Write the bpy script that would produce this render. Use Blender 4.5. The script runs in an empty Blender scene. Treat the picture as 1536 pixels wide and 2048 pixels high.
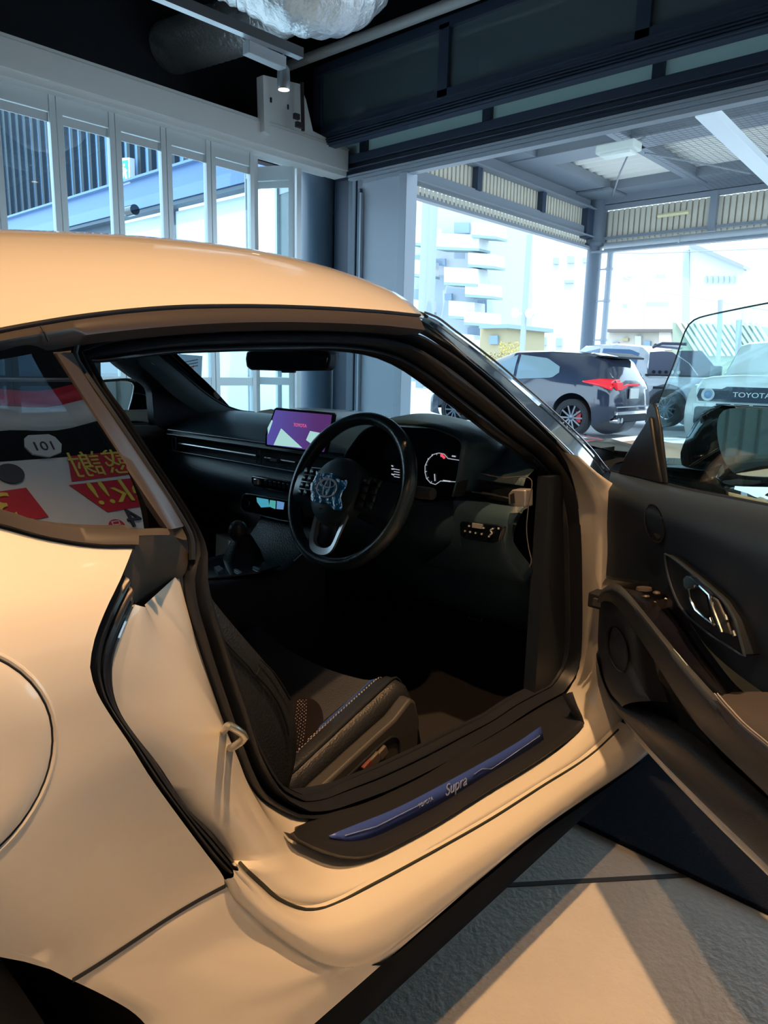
import bpy, bmesh, math, random
from math import sin, cos, pi, radians, sqrt, atan2
from mathutils import Vector, Matrix
random.seed(7)
SC = bpy.context.scene
COL = SC.collection

# ------------------------------------------------------------------ camera
F_PX, PITCH, ROLL, YAW = 1433.7, .19783, -.02408, .7378
CAM = Vector((-2.34, -1.50, 1.06))
_fw = Vector((cos(YAW)*cos(PITCH), sin(YAW)*cos(PITCH), -sin(PITCH)))
_rt = Vector((sin(YAW), -cos(YAW), 0)); _dn = _fw.cross(_rt)
RT = _rt*cos(ROLL)+_dn*sin(ROLL); DN = _dn*cos(ROLL)-_rt*sin(ROLL); FW = _fw
cd = bpy.data.cameras.new('camera'); cam = bpy.data.objects.new('camera', cd); COL.objects.link(cam)
m = Matrix.Identity(4)
for i in range(3):
    m[i][0] = RT[i]; m[i][1] = -DN[i]; m[i][2] = -FW[i]; m[i][3] = CAM[i]
cam.matrix_world = m
cd.sensor_fit = 'HORIZONTAL'; cd.sensor_width = 36; cd.lens = F_PX/1536*36; cd.clip_start = .02; cd.clip_end = 500
SC.camera = cam

# ------------------------------------------------------------------ light and exposure
SC.view_settings.view_transform = 'Standard'; SC.view_settings.look = 'None'
SC.view_settings.gamma = 1; SC.view_settings.use_curve_mapping = False; SC.view_settings.exposure = 0.0
w = bpy.data.worlds.new('sky'); SC.world = w; w.use_nodes = True
bgn = w.node_tree.nodes['Background']
bgn.inputs[0].default_value = (.60, .82, 1.0, 1); bgn.inputs[1].default_value = 4.0
def light(name, kind, loc, energy, color, target=None, **kw):
    ld = bpy.data.lights.new(name, kind); ld.energy = energy; ld.color = color
    for k, v in kw.items(): setattr(ld, k, v)
    o = bpy.data.objects.new(name, ld); COL.objects.link(o); o.location = loc
    if target is not None:
        o.rotation_euler = (Vector(target)-Vector(loc)).to_track_quat('-Z', 'Y').to_euler()
    return o
light('sun', 'SUN', (0, 0, 30), 5.0, (1, .95, .86), target=(9, 5, 0.), angle=radians(.6))
WARM = (1.0, .57, .26)
SPOTS = [  # location, aim, power, cone, colour : the showroom's other track spotlights, one an added fill
    ((-1.65, -1.30, 3.95), (-1.6, -2.3, 0), 520, 92, WARM),
    ((-2.85, -1.55, 3.95), (-2.25, -1.0, .5), 165, 66, WARM),  # unseen fill, added to warm and brighten the rear quarter panel
    ((-3.0, -.1, 3.0), (-1.9, -.3, 1.1), 20, 90, WARM),
]

# ------------------------------------------------------------------ pixel -> place
def ray(u, v): return RT*((u-768)/F_PX)+DN*((v-1024)/F_PX)+FW
def PX(u, v, X): d = ray(u, v); return CAM+d*((X-CAM.x)/d.x)
def PY(u, v, Y): d = ray(u, v); return CAM+d*((Y-CAM.y)/d.y)
def PZ(u, v, Z): d = ray(u, v); return CAM+d*((Z-CAM.z)/d.z)
def interp(tab, x):
    if x <= tab[0][0]: return tab[0][1]
    for (a, p), (b, q) in zip(tab, tab[1:]):
        if x <= b: return p+(q-p)*(x-a)/(b-a)
    return tab[-1][1]
def PS(u, v, g, off=0.):
    """first point along the line of sight on the car-side surface y = g(x, z)"""
    d = ray(u, v)
    def h(t): p = CAM+d*t; return p.y-(g(p.x, p.z)+off)
    a = .25; ha = h(a); t = a
    while t < 4:
        t += .02; hb = h(t)
        if hb >= 0: break
        a = t
    b = t
    for _ in range(30):
        mid = (a+b)/2
        if h(mid) >= 0: b = mid
        else: a = mid
    return CAM+d*b
_gs = [(.30, -.765), (.45, -.775), (.75, -.775), (.88, -.735), (1.0, -.685), (1.08, -.64), (1.13, -.605), (1.18, -.56), (1.24, -.5)]
def gseal(x, z): return interp(_gs, z)
_gb = [(.1, -.86), (.16, -.895), (.22, -.925), (.3, -.925), (.4, -.90), (.5, -.893), (.6, -.90), (.7, -.912), (.78, -.908), (.83, -.89), (.87, -.85), (.90, -.81), (.93, -.785), (1.07, -.695), (1.10, -.672), (1.13, -.64), (1.16, -.60)]
def gbody(x, z):
    z_ = z
    s = 0
    for dz in (-.02, -.01, 0, .01, .02): s += interp(_gb, z_+dz)/5
    return s

# ------------------------------------------------------------------ mesh building
def cr(pts, n):
    """resample a polyline (list of tuples/vectors) smoothly to n points"""
    P = [Vector(p) for p in pts]
    if len(P) == 2: return [P[0].lerp(P[1], i/(n-1)) for i in range(n)]
    L = [0]
    for a, b in zip(P, P[1:]): L.append(L[-1]+max((b-a).length, 1e-9))
    out = []
    k = 0
    for i in range(n):
        s = L[-1]*i/(n-1)
        while k < len(P)-2 and s > L[k+1]: k += 1
        t = (s-L[k])/(L[k+1]-L[k]); t = min(max(t, 0), 1)
        p1, p2 = P[k], P[k+1]; p0 = P[k-1] if k else p1*2-p2; p3 = P[k+2] if k+2 < len(P) else p2*2-p1
        h = L[k+1]-L[k]
        m1 = (p2-p0)/((L[k+1]-(L[k-1] if k else L[k]-h)))*h
        m2 = (p3-p1)/(((L[k+2] if k+2 < len(P) else L[k+1]+h)-L[k]))*h
        out.append(p1*(2*t**3-3*t**2+1)+m1*(t**3-2*t**2+t)+p2*(-2*t**3+3*t**2)+m2*(t**3-t**2))
    return out
def lin(pts, n):
    P = [Vector(p) for p in pts]; L = [0]
    for a, b in zip(P, P[1:]): L.append(L[-1]+(b-a).length)
    out = []
    k = 0
    for i in range(n):
        s = L[-1]*i/(n-1)
        while k < len(P)-2 and s > L[k+1]: k += 1
        out.append(P[k].lerp(P[k+1], min(1, (s-L[k])/max(L[k+1]-L[k], 1e-9))))
    return out
WL = {}
class MB:
    def __init__(s): s.v = []; s.f = []; s.mi = []; s.cur = 0
    def add(s, vs, fs):
        o = len(s.v); s.v += [Vector(p) for p in vs]; s.f += [tuple(i+o for i in f) for f in fs]; s.mi += [s.cur]*len(fs); return s
    def mat(s, i): s.cur = i; return s
    def grid(s, rows, cu=False, cv=False):
        n = len(rows[0]); m_ = len(rows); vs = [p for r in rows for p in r]; fs = []
        for i in range(m_ if cv else m_-1):
            for j in range(n if cu else n-1):
                a = i*n+j; b = i*n+(j+1) % n; c = ((i+1) % m_)*n+(j+1) % n; d = ((i+1) % m_)*n+j
                fs.append((a, b, c, d))
        return s.add(vs, fs)
    def box(s, c, size, rot=None):
        c = Vector(c); h = Vector(size)/2; vs = []
        for x in (-1, 1):
            for y in (-1, 1):
                for z in (-1, 1):
                    p = Vector((x*h.x, y*h.y, z*h.z)); vs.append(c+(rot @ p if rot else p))
        return s.add(vs, [(0, 1, 3, 2), (4, 6, 7, 5), (0, 4, 5, 1), (2, 3, 7, 6), (0, 2, 6, 4), (1, 5, 7, 3)])
    def bar(s, a, b, w_, h_, up=(0, 0, 1)):
        a = Vector(a); b = Vector(b); d = (b-a).normalized(); r = d.cross(Vector(up)).normalized(); u = r.cross(d)
        vs = [p+r*(x*w_/2)+u*(y*h_/2) for p in (a, b) for x, y in ((-1, -1), (1, -1), (1, 1), (-1, 1))]
        return s.add(vs, [(0, 1, 2, 3), (7, 6, 5, 4), (0, 4, 5, 1), (1, 5, 6, 2), (2, 6, 7, 3), (3, 7, 4, 0)])
    def tube(s, pts, r, n=10, closed=False, cap=True, sx=1., up=None):
        P = [Vector(p) for p in pts]; N = len(P); rows = []
        T = []
        for i in range(N):
            a = P[i-1] if (i or closed) else P[0]; b = P[(i+1) % N] if (i < N-1 or closed) else P[-1]
            T.append((b-a).normalized())
        ref = Vector(up) if up else Vector((0, 0, 1)) if abs(T[0].z) < .9 else Vector((1, 0, 0))
        x = ref.cross(T[0]).normalized()
        for i in range(N):
            if up:
                x = Vector(up).cross(T[i]).normalized()
            else:
                x = (x-T[i]*x.dot(T[i])).normalized()
            y = T[i].cross(x); rr = r[i] if isinstance(r, (list, tuple)) else r
            rows.append([P[i]+x*(cos(2*pi*k/n)*rr*sx)+y*(sin(2*pi*k/n)*rr) for k in range(n)])
        o = len(s.v); s.grid(rows, cu=True, cv=closed)
        if cap and not closed:
            s.f += [tuple(o+k for k in range(n))[::-1], tuple(o+(N-1)*n+k for k in range(n))]; s.mi += [s.cur]*2
        return s
    def prism(s, poly, vec):
        poly = [Vector(p) for p in poly]; vec = Vector(vec); n = len(poly)
        fs = [tuple(range(n))[::-1], tuple(range(n, 2*n))]+[(i, (i+1) % n, n+(i+1) % n, n+i) for i in range(n)]
        return s.add(poly+[p+vec for p in poly], fs)
    def lathe(s, prof, c, axis, n=24, closed=False):
        """prof: (radius, height) pairs about axis through c"""
        c = Vector(c); ax = Vector(axis).normalized(); x = ax.orthogonal().normalized(); y = ax.cross(x)
        rows = [[c+ax*h+(x*cos(2*pi*k/n)+y*sin(2*pi*k/n))*max(r, 1e-5) for k in range(n)] for r, h in prof]
        return s.grid(rows, cu=True, cv=closed)
    def ball(s, c, r, nu=12, nv=8, sc=(1, 1, 1)):
        rows = [[Vector(c)+Vector((sc[0]*r*sin(pi*i/nv)*cos(2*pi*k/nu), sc[1]*r*sin(pi*i/nv)*sin(2*pi*k/nu), -sc[2]*r*cos(pi*i/nv))) for k in range(nu)] for i in range(nv+1)]
        return s.grid(rows, cu=True)
    def build(s, name, mats, parent=None, smooth=True, bevel=0, solid=0, solid_off=-1, sharp=38, local=False, sub=0, merge=True):
        me = bpy.data.meshes.new(name)
        if parent is not None: off = Vector((0, 0, 0)) if local else WL.get(parent.name, Vector((0, 0, 0)))
        elif local: off = Vector((0, 0, 0))
        else:
            lo = Vector([min(p[i] for p in s.v) for i in range(3)]); hi = Vector([max(p[i] for p in s.v) for i in range(3)])
            off = (lo+hi)/2; off.z = lo.z
        me.from_pydata([p-off for p in s.v], [], s.f)
        if not isinstance(mats, (list, tuple)): mats = [mats]
        for mt in mats: me.materials.append(mt)
        for p, i in zip(me.polygons, s.mi): p.material_index = i
        bm = bmesh.new(); bm.from_mesh(me)
        if merge: bmesh.ops.remove_doubles(bm, verts=bm.verts, dist=1e-5)
        bmesh.ops.recalc_face_normals(bm, faces=bm.faces)
        if smooth:
            ca = radians(sharp)
            for f in bm.faces: f.smooth = True
            for e in bm.edges:
                if len(e.link_faces) == 2 and e.calc_face_angle(0) > ca: e.smooth = False
        bm.to_mesh(me); bm.free()
        o = bpy.data.objects.new(name, me); COL.objects.link(o)
        if parent is not None: o.parent = parent
        else: o.location = off
        WL[o.name] = off.copy() if parent is None else off.copy()
        if sub: md = o.modifiers.new('sub', 'SUBSURF'); md.levels = sub; md.render_levels = sub
        if solid: md = o.modifiers.new('solid', 'SOLIDIFY'); md.thickness = solid; md.offset = solid_off
        if bevel: md = o.modifiers.new('bevel', 'BEVEL'); md.width = bevel; md.segments = 2; md.limit_method = 'ANGLE'; md.angle_limit = radians(40)
        return o
def tag(o, label=None, cat=None, group=None, kind=None):
    for k, v_ in (('label', label), ('category', cat), ('group', group), ('kind', kind)):
        if v_: o[k] = v_
    return o
def thing(name, label, cat, loc=(0, 0, 0), rz=0, group=None):
    o = bpy.data.objects.new(name, None); COL.objects.link(o); o.location = loc; o.rotation_euler.z = rz; o.empty_display_size = .1
    WL[o.name] = Vector(loc)
    return tag(o, label, cat, group)
def struct(o, label=None): o['kind'] = 'structure'; return tag(o, label)
def copy_tree(o, parent=None, loc=None, rz=None):
    c = o.copy(); COL.objects.link(c)
    if parent: c.parent = parent
    if loc is not None: c.location = loc
    if rz is not None: c.rotation_euler.z = rz
    WL[c.name] = Vector(c.location)
    for ch in list(o.children): copy_tree(ch, c)
    return c
def slabX(mb, poly, X, th): return mb.prism([PX(u, v, X) for u, v in poly], (th, 0, 0))
def slabY(mb, poly, Y, th): return mb.prism([PY(u, v, Y) for u, v in poly], (0, th, 0))

# ------------------------------------------------------------------ materials
MAT = {}
def mat(name, col, rough=.5, metal=0., coat=0., bump=0., bscale=40., var=0., vscale=6., emit=None, es=0., spec=.5, sheen=0., alpha=1., crough=.05, stretch=None, tex='noise', trans=0.):
    if name in MAT: return MAT[name]
    m_ = bpy.data.materials.new(name); m_.use_nodes = True; nt = m_.node_tree; b = nt.nodes['Principled BSDF']
    c = tuple(col)+(1,)
    b.inputs['Base Color'].default_value = c; b.inputs['Roughness'].default_value = rough; b.inputs['Metallic'].default_value = metal
    b.inputs['Coat Weight'].default_value = coat; b.inputs['Coat Roughness'].default_value = crough; b.inputs['Specular IOR Level'].default_value = spec
    b.inputs['Sheen Weight'].default_value = sheen; b.inputs['Alpha'].default_value = alpha; b.inputs['Transmission Weight'].default_value = trans
    if emit: b.inputs['Emission Color'].default_value = tuple(emit)+(1,); b.inputs['Emission Strength'].default_value = es
    if bump or var:
        tc = nt.nodes.new('ShaderNodeTexCoord'); mp = nt.nodes.new('ShaderNodeMapping'); nt.links.new(tc.outputs['Object'], mp.inputs[0])
        if stretch: mp.inputs['Scale'].default_value = stretch
    if bump:
        if tex == 'voronoi':
            n = nt.nodes.new('ShaderNodeTexVoronoi'); n.inputs['Scale'].default_value = bscale; out = n.outputs['Distance']
        else:
            n = nt.nodes.new('ShaderNodeTexNoise'); n.inputs['Scale'].default_value = bscale; n.inputs['Detail'].default_value = 4; out = n.outputs['Fac']
        nt.links.new(mp.outputs[0], n.inputs['Vector']); bp = nt.nodes.new('ShaderNodeBump'); bp.inputs['Strength'].default_value = bump; bp.inputs['Distance'].default_value = .01
        nt.links.new(out, bp.inputs['Height']); nt.links.new(bp.outputs[0], b.inputs['Normal'])
    if var:
        n = nt.nodes.new('ShaderNodeTexNoise'); n.inputs['Scale'].default_value = vscale; n.inputs['Detail'].default_value = 5; nt.links.new(mp.outputs[0], n.inputs['Vector'])
        r = nt.nodes.new('ShaderNodeMix'); r.data_type = 'RGBA'
        r.inputs['A'].default_value = tuple(max(0, x*(1-var)) for x in col)+(1,); r.inputs['B'].default_value = tuple(min(1, x*(1+var)) for x in col)+(1,)
        nt.links.new(n.outputs['Fac'], r.inputs['Factor']); nt.links.new(r.outputs['Result'], b.inputs['Base Color'])
    MAT[name] = m_
    return m_
def glass(name, tint=(.9, .97, 1), refl=1., r0=.04, rough=0.):
    """thin pane: tinted see-through plus a mirror film that grows towards grazing angles, same from both sides"""
    m_ = bpy.data.materials.new(name); m_.use_nodes = True; nt = m_.node_tree; nt.nodes.clear(); N = nt.nodes.new; K = nt.links.new
    o = N('ShaderNodeOutputMaterial'); mx = N('ShaderNodeMixShader'); t = N('ShaderNodeBsdfTransparent'); g = N('ShaderNodeBsdfGlossy'); ge = N('ShaderNodeNewGeometry')
    d = N('ShaderNodeVectorMath'); d.operation = 'DOT_PRODUCT'; K(ge.outputs['Normal'], d.inputs[0]); K(ge.outputs['Incoming'], d.inputs[1])
    def M(op, a_, b_=None):
        n_ = N('ShaderNodeMath'); n_.operation = op
        for i, q_ in enumerate((a_, b_)):
            if q_ is None: continue
            if isinstance(q_, (int, float)): n_.inputs[i].default_value = q_
            else: K(q_, n_.inputs[i])
        return n_.outputs[0]
    f = M('POWER', M('SUBTRACT', 1., M('ABSOLUTE', d.outputs['Value'])), 5.); f = M('ADD', M('MULTIPLY', f, 1-r0), r0); f = M('MINIMUM', M('MULTIPLY', f, refl), 1.)
    t.inputs[0].default_value = tuple(tint)+(1,); g.inputs['Roughness'].default_value = rough; g.inputs['Color'].default_value = (1, 1, 1, 1)
    K(f, mx.inputs[0]); K(t.outputs[0], mx.inputs[1]); K(g.outputs[0], mx.inputs[2]); K(mx.outputs[0], o.inputs[0])
    MAT[name] = m_
    return m_
def frosted(name, col, k=.6):
    m_ = bpy.data.materials.new(name); m_.use_nodes = True; nt = m_.node_tree; o = nt.nodes['Material Output']; b = nt.nodes['Principled BSDF']; b.inputs['Base Color'].default_value = tuple(col)+(1,); b.inputs['Roughness'].default_value = .4
    t = nt.nodes.new('ShaderNodeBsdfTranslucent'); t.inputs[0].default_value = tuple(col)+(1,); x = nt.nodes.new('ShaderNodeMixShader'); x.inputs[0].default_value = k
    nt.links.new(b.outputs[0], x.inputs[1]); nt.links.new(t.outputs[0], x.inputs[2]); nt.links.new(x.outputs[0], o.inputs[0]); return m_
PAINT = mat('white_car_paint', (.82, .775, .70), .45, coat=1., crough=.03, spec=.45)
ALU = mat('pale_aluminium', (.62, .66, .68), .38, metal=.25)
WHITE = mat('white_powder_coat', (.74, .76, .76), .45)
DARKM = mat('navy_black_steel', (.030, .048, .085), .45)
SLATE = mat('slate_blue_steel', (.09, .14, .20), .4)
BLACK = mat('black_void_paint', (.006, .010, .018), .7)
GREYB = mat('grey_blue_panel', (.50, .56, .66), .5)
CONC = mat('floor_concrete', (.56, .53, .48), .38, bump=.30, bscale=70, var=.08, vscale=14, spec=.4)
ASPH = mat('asphalt', (.42, .44, .46), .9, bump=.3, bscale=90, var=.12, vscale=3)
CARPET = mat('black_carpet_pile', (.006, .009, .018), .98, bump=.9, bscale=420, sheen=.02, spec=.08)
STEEL = mat('galvanised_steel', (.42, .47, .52), .45, metal=.5)
CANST = mat('canopy_steel_grey', (.24, .27, .31), .5)
CREAM = mat('cream_corrugated_sheet', (.72, .66, .54), .6)
FOIL = mat('crinkled_foil', (.95, .97, 1.0), .30, metal=.80, bump=1.0, bscale=30, stretch=(1, 1, 1))
GLS = glass('window_glass', (.86, .94, .96), 1.2)
GLSD = glass('dark_reflective_glass', (.05, .07, .09), 3.4, r0=.06)
CHROME = mat('chrome', (.8, .82, .85), .12, metal=1)
SATIN = mat('satin_metal', (.55, .57, .6), .3, metal=1)
GLOSSB = mat('gloss_black', (.005, .009, .016), .08, coat=1, crough=.03)
PLAST = mat('matte_black_plastic', (.014, .022, .036), .5, bump=.08, bscale=500)
LEATH = mat('black_leather', (.022, .026, .034), .42, bump=.15, bscale=260, tex='voronoi')
RUBBER = mat('black_rubber', (.018, .022, .031), .36)
SUEDE = mat('black_suede', (.022, .023, .028), .95, bump=.3, bscale=300, sheen=.3)
TYRE = mat('tyre_rubber', (.03, .032, .036), .8)
REDP = mat('red_plastic', (.6, .02, .03), .35)

def text(name, body, size, loc, rot, m_, parent=None, ext=.001, sc=(1, 1, 1), align='CENTER', shear=0.):
    cu = bpy.data.curves.new(name, 'FONT'); cu.body = body; cu.size = size; cu.extrude = ext; cu.align_x = align; cu.align_y = 'CENTER'; cu.shear = shear
    o = bpy.data.objects.new(name, cu); COL.objects.link(o); bpy.context.view_layer.update()
    me = bpy.data.meshes.new_from_object(o.evaluated_get(bpy.context.evaluated_depsgraph_get())); bpy.data.objects.remove(o); bpy.data.curves.remove(cu)
    for v_ in me.vertices: v_.co = Vector((v_.co.x*sc[0], v_.co.y*sc[1], v_.co.z))
    o = bpy.data.objects.new(name, me); COL.objects.link(o); me.materials.clear(); me.materials.append(m_)
    off = Vector((0, 0, 0))
    if parent is not None: o.parent = parent; off = WL.get(parent.name, off)
    R_ = rot.to_4x4() if isinstance(rot, Matrix) else rot
    me.transform(Matrix.Translation(Vector(loc)-off) @ R_)
    return o
# =================================================================== THE ROOM
# floor with a diagonal joint, carpet, walls, ceiling
fl = MB(); fl.box((-1.2, -1.2, -.05), (7.6, 9.6, .1)); struct(fl.build('floor', CONC), 'pale concrete showroom floor')
j1, j2 = PZ(1070, 1768, 0), PZ(1360, 1752, 0); jd = (j2-j1).normalized()
JOINT = mat('joint_filler', (.06, .06, .06), .8)
tr = MB(); tr.bar(j1-jd*2.0+Vector((0, 0, .001)), j2+jd*2.2+Vector((0, 0, .001)), .012, .002)
struct(tr.build('trim_1', JOINT), 'dark joint line in the concrete floor')
gr = MB(); gr.box((62, 30, -.11), (120, 180, .1)); gr.box((-20, 48, -.115), (60, 88, .1)); struct(gr.build('ground', ASPH), 'sunlit grey parking lot asphalt')
cp = MB(); cp.box((.32, -2.0, .006), (2.4, 3.6, .012)); tag(cp.build('floor_carpet', CARPET, bevel=.004), 'black short pile carpet mat on the concrete floor under the open door', 'carpet')
ce = MB(); ce.box((-1.2, -.7, 4.37), (8.6, 10.6, .1)); struct(ce.build('ceiling', BLACK), 'black open ceiling')
wb = MB()
for i in range(70):
    y = -5.7+i*.14; wb.box((-5.0, y, 2.15), (.05, .10, 4.3))
wb.box((-5.05, -1.1, 2.15), (.05, 9.6, 4.3)); struct(wb.build('wall_back', mat('ribbed_wall', (.42, .46, .45), .5), smooth=False), 'ribbed grey panel wall behind the car')
wr = MB()
for i in range(52):
    x = -4.9+i*.145; wr.box((x, -5.85, 2.15), (.085, .06, 4.3))
wr.box((-1.2, -5.9, 2.15), (7.7, .05, 4.3)); struct(wr.build('wall_right', mat('ribbed_wall_pale', (.62, .68, .66), .5), smooth=False), 'pale ribbed wall seen in the door mirror')
# left wall: black void above the white beam
YW = 3.5
wl = MB(); wl.box((-1.5, YW+.62, 3.62), (8.3, .1, 1.5)); wl.box((-1.5, YW+.42, 2.93), (8.3, .5, .04)); wl.box((-4.2, YW+.1, 1.4), (1.7, .1, 2.8)); struct(wl.build('wall_left', BLACK), 'black wall above the white beam')
bm_ = MB()
bm_.box((-1.0, YW+.05, 2.85), (6.9, .34, .17)); bm_.box((-1.0, YW-.02, 2.745), (6.9, .16, .05)); bm_.box((-1.0, YW+.02, 2.945), (6.9, .26, .03))
struct(bm_.build('trim_2', WHITE, bevel=.004), 'white door head beam along the folding doors')
# folding glass doors
XS = [-1.65, -1.26, -.87, -.48, -.09, .31, .70, 1.08, 1.49]
STICK = mat('frosted_film', (.70, .76, .76), .6)
def door_leaf(n, a, b, hinge=None):
    a = Vector((a[0], a[1], 0)); b = Vector((b[0], b[1], 0)); d = (b-a).normalized(); L = (b-a).length; nrm = Vector((-d.y, d.x, 0)); m_ = MB()
    def bx(s0, s1, z0, z1, t=.045):
        c = a+d*((s0+s1)/2); c.z = (z0+z1)/2
        m_.box(c, (s1-s0, t, z1-z0), Matrix.Rotation(atan2(d.y, d.x), 3, 'Z'))
    bx(.003, .042, .02, 2.735); bx(L-.042, L-.003, .02, 2.735); bx(.04, L-.04, 2.62, 2.735, .035); bx(.04, L-.04, .89, .955, .04); bx(.04, L-.04, .02, .12, .04)
    bx(.045, L-.045, 2.56, 2.615, .01)
    o = struct(m_.build('door_%d' % n, ALU, smooth=False), 'white framed folding glass door leaf'); g = MB()
    for z0, z1 in ((.12, .89), (.955, 2.62)):
        c = a+d*(L/2); c.z = (z0+z1)/2; g.box(c, (L-.08, .006, z1-z0), Matrix.Rotation(atan2(d.y, d.x), 3, 'Z'))
    g.build('door_glass', GLS, o, smooth=False)
    return o
for i, (a, b) in enumerate(zip(XS, XS[1:])): door_leaf(i+1, (a, YW), (b, YW))
door_leaf(9, (1.53, YW+.02), (1.72, YW+.38)); door_leaf(10, (1.76, YW+.40), (1.95, YW+.03)); door_leaf(11, (2.0, YW+.02), (2.06, YW+.40))
# corner column group
cc = MB()
slabX(cc, [(612, 318), (640, 300), (632, 900), (612, 900)], 2.42, .05)
struct(cc.build('trim_3', ALU), 'pale door jamb beside the corner column')
cc = MB(); cc.lathe([(.17, 0), (.17, 3.0)], (2.52, 3.86, 0), (0, 0, 1), 32); struct(cc.build('trim_4', SLATE), 'round slate blue corner column')
cc = MB(); cc.box((2.62, 3.52, 1.5), (.12, .30, 3.0)); struct(cc.build('trim_5', DARKM), 'dark recess beside the column')
cc = MB(); cc.box((2.56, 3.41, 1.37), (.10, .05, 2.74)); cc.box((2.52, 3.29, 1.31), (.05, .03, 2.62)); struct(cc.build('trim_6', SLATE), 'slate guide rail of the shutter opening')
cc = MB(); cc.box((2.54, 3.04, 1.33), (.04, .46, 2.67)); cc.box((2.50, 3.26, 1.29), (.03, .02, 2.58)); struct(cc.build('trim_7', GREYB, bevel=.003), 'pale grey blue side panel of the opening')
cc = MB(); cc.box((2.55, 2.76, 1.335), (.14, .085, 2.67)); cc.box((2.50, 2.80, 1.30), (.02, .02, 2.6)); struct(cc.build('trim_8', GREYB, bevel=.003), 'pale grey blue edge post of the opening')
# header over the opening (runs along -Y at X = 2.5)
hd = MB()
def hb(z0, z1, x, th, y0=3.62, y1=-5.8): hd.box((x+th/2, (y0+y1)/2, (z0+z1)/2), (th, abs(y1-y0), z1-z0))
hb(2.66, 2.69, 2.49, .08, 3.24); hb(2.695, 2.715, 2.47, .05, 3.40); hb(2.72, 2.735, 2.46, .05, 3.40)
struct(hd.build('trim_9', mat('pale_track', (.40, .46, .54), .4), smooth=False), 'pale door track under the header')
hd = MB(); hb(2.735, 2.86, 2.50, .12); hb(2.83, 2.90, 2.46, .16); hb(2.775, 2.785, 2.44, .08)
struct(hd.build('trim_10', DARKM, bevel=.004), 'dark blue header beam over the opening')
hd = MB(); hb(3.06, 3.12, 2.50, .1)
for v in (-.66, .645, 1.955, 3.26): hd.box((2.54, v, 2.98), (.08, .07, .2))
struct(hd.build('trim_11', DARKM, smooth=False), 'dark transom frame')
hd = MB(); hb(2.88, 3.10, 2.545, .01); struct(hd.build('window_1', frosted('frosted_transom_glass', (.50, .62, .62), .45)), 'frosted transom windows over the opening')
hd = MB(); hb(3.1, 4.3, 2.62, .05, 4.6); hd.box((2.66, 4.1, 2.9), (.06, 1.0, 2.8)); struct(hd.build('wall_front', BLACK), 'black wall above the transom')
# raised sectional door frame hanging in front, at X = 2.2
sd = MB()
def sb(z0, z1, x, th, y0=3.56, y1=-5.7): sd.box((x+th/2, (y0+y1)/2, (z0+z1)/2), (th, abs(y1-y0), z1-z0))
sb(3.50, 3.57, 2.2, .08); sb(3.00, 3.09, 2.2, .08); sb(3.02, 3.035, 2.185, .03)
for k in range(4): sb(2.925+k*.02, 2.935+k*.02, 2.19, .07)
sb(2.915, 2.93, 2.21, .08)
for v in (3.52, 2.15, .63, -.9, -2.4): sd.box((2.24, v, 3.28), (.08, .09, .5))
sh = struct(sd.build('door_12', DARKM, smooth=False), 'raised dark framed sectional door')
sd = MB(); sb(3.08, 3.52, 2.235, .008); sd.build('door_glass', mat('smoky_door_glass', (.09, .13, .15), .12, spec=.8, coat=.5), sh)
# track, spotlight, ducts, pipe
tk = MB(); ZT = 2.72
ta, tb = PZ(330, -6, ZT), PZ(602, 108, ZT); td = (tb-ta).normalized()
tk.bar(ta-td*1.2, tb, .045, .05); tk.bar(ta-td*1.2+Vector((.0, .03, .03)), tb+Vector((0, .03, .03)), .02, .03)
tr_ = thing('lighting_track', 'grey lighting track hung under the black ceiling', 'track', tb)
tk.build('rail', SATIN, tr_, smooth=False)
q = PZ(492, 95, ZT-.05); e = PZ(566, 128, ZT-.06); k = MB(); k.bar(q, e, .06, .06); k.build('adapter_box', mat('pale_adapter', (.42, .48, .54), .4), tr_, bevel=.003)
sp = thing('track_spotlight', 'lit silver can spotlight hanging from the end of the ceiling track', 'spotlight', tb, group='track spotlights of the showroom')
c0 = PZ(567, 150, ZT-.10); dn = Vector((.02, 0, -1)).normalized()
s_ = MB(); s_.lathe([(0, -.045), (.022, -.045), (.034, -.03), (.036, .06), (.033, .075), (.031, .074), (.030, .05)], c0, dn, 24); s_.build('lamp_body', mat('silver_can', (.35, .38, .40), .35, metal=.6), sp)
s_ = MB(); s_.tube([c0-dn*.04, c0-dn*.10], .008); s_.build('stem', SATIN, sp)
LAMPE = mat('lamp_face', (1, .9, .7), .4, emit=(1, .78, .48), es=9)
s_ = MB(); s_.lathe([(0, .062), (.029, .062), (.029, .068), (0, .07)], c0, dn, 24); s_.build('lamp_lens', LAMPE, sp)
light('spot_lamp', 'SPOT', c0+dn*.09, 30, (1, .72, .42), target=c0+dn*2, spot_size=radians(70), shadow_soft_size=.03)
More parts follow.
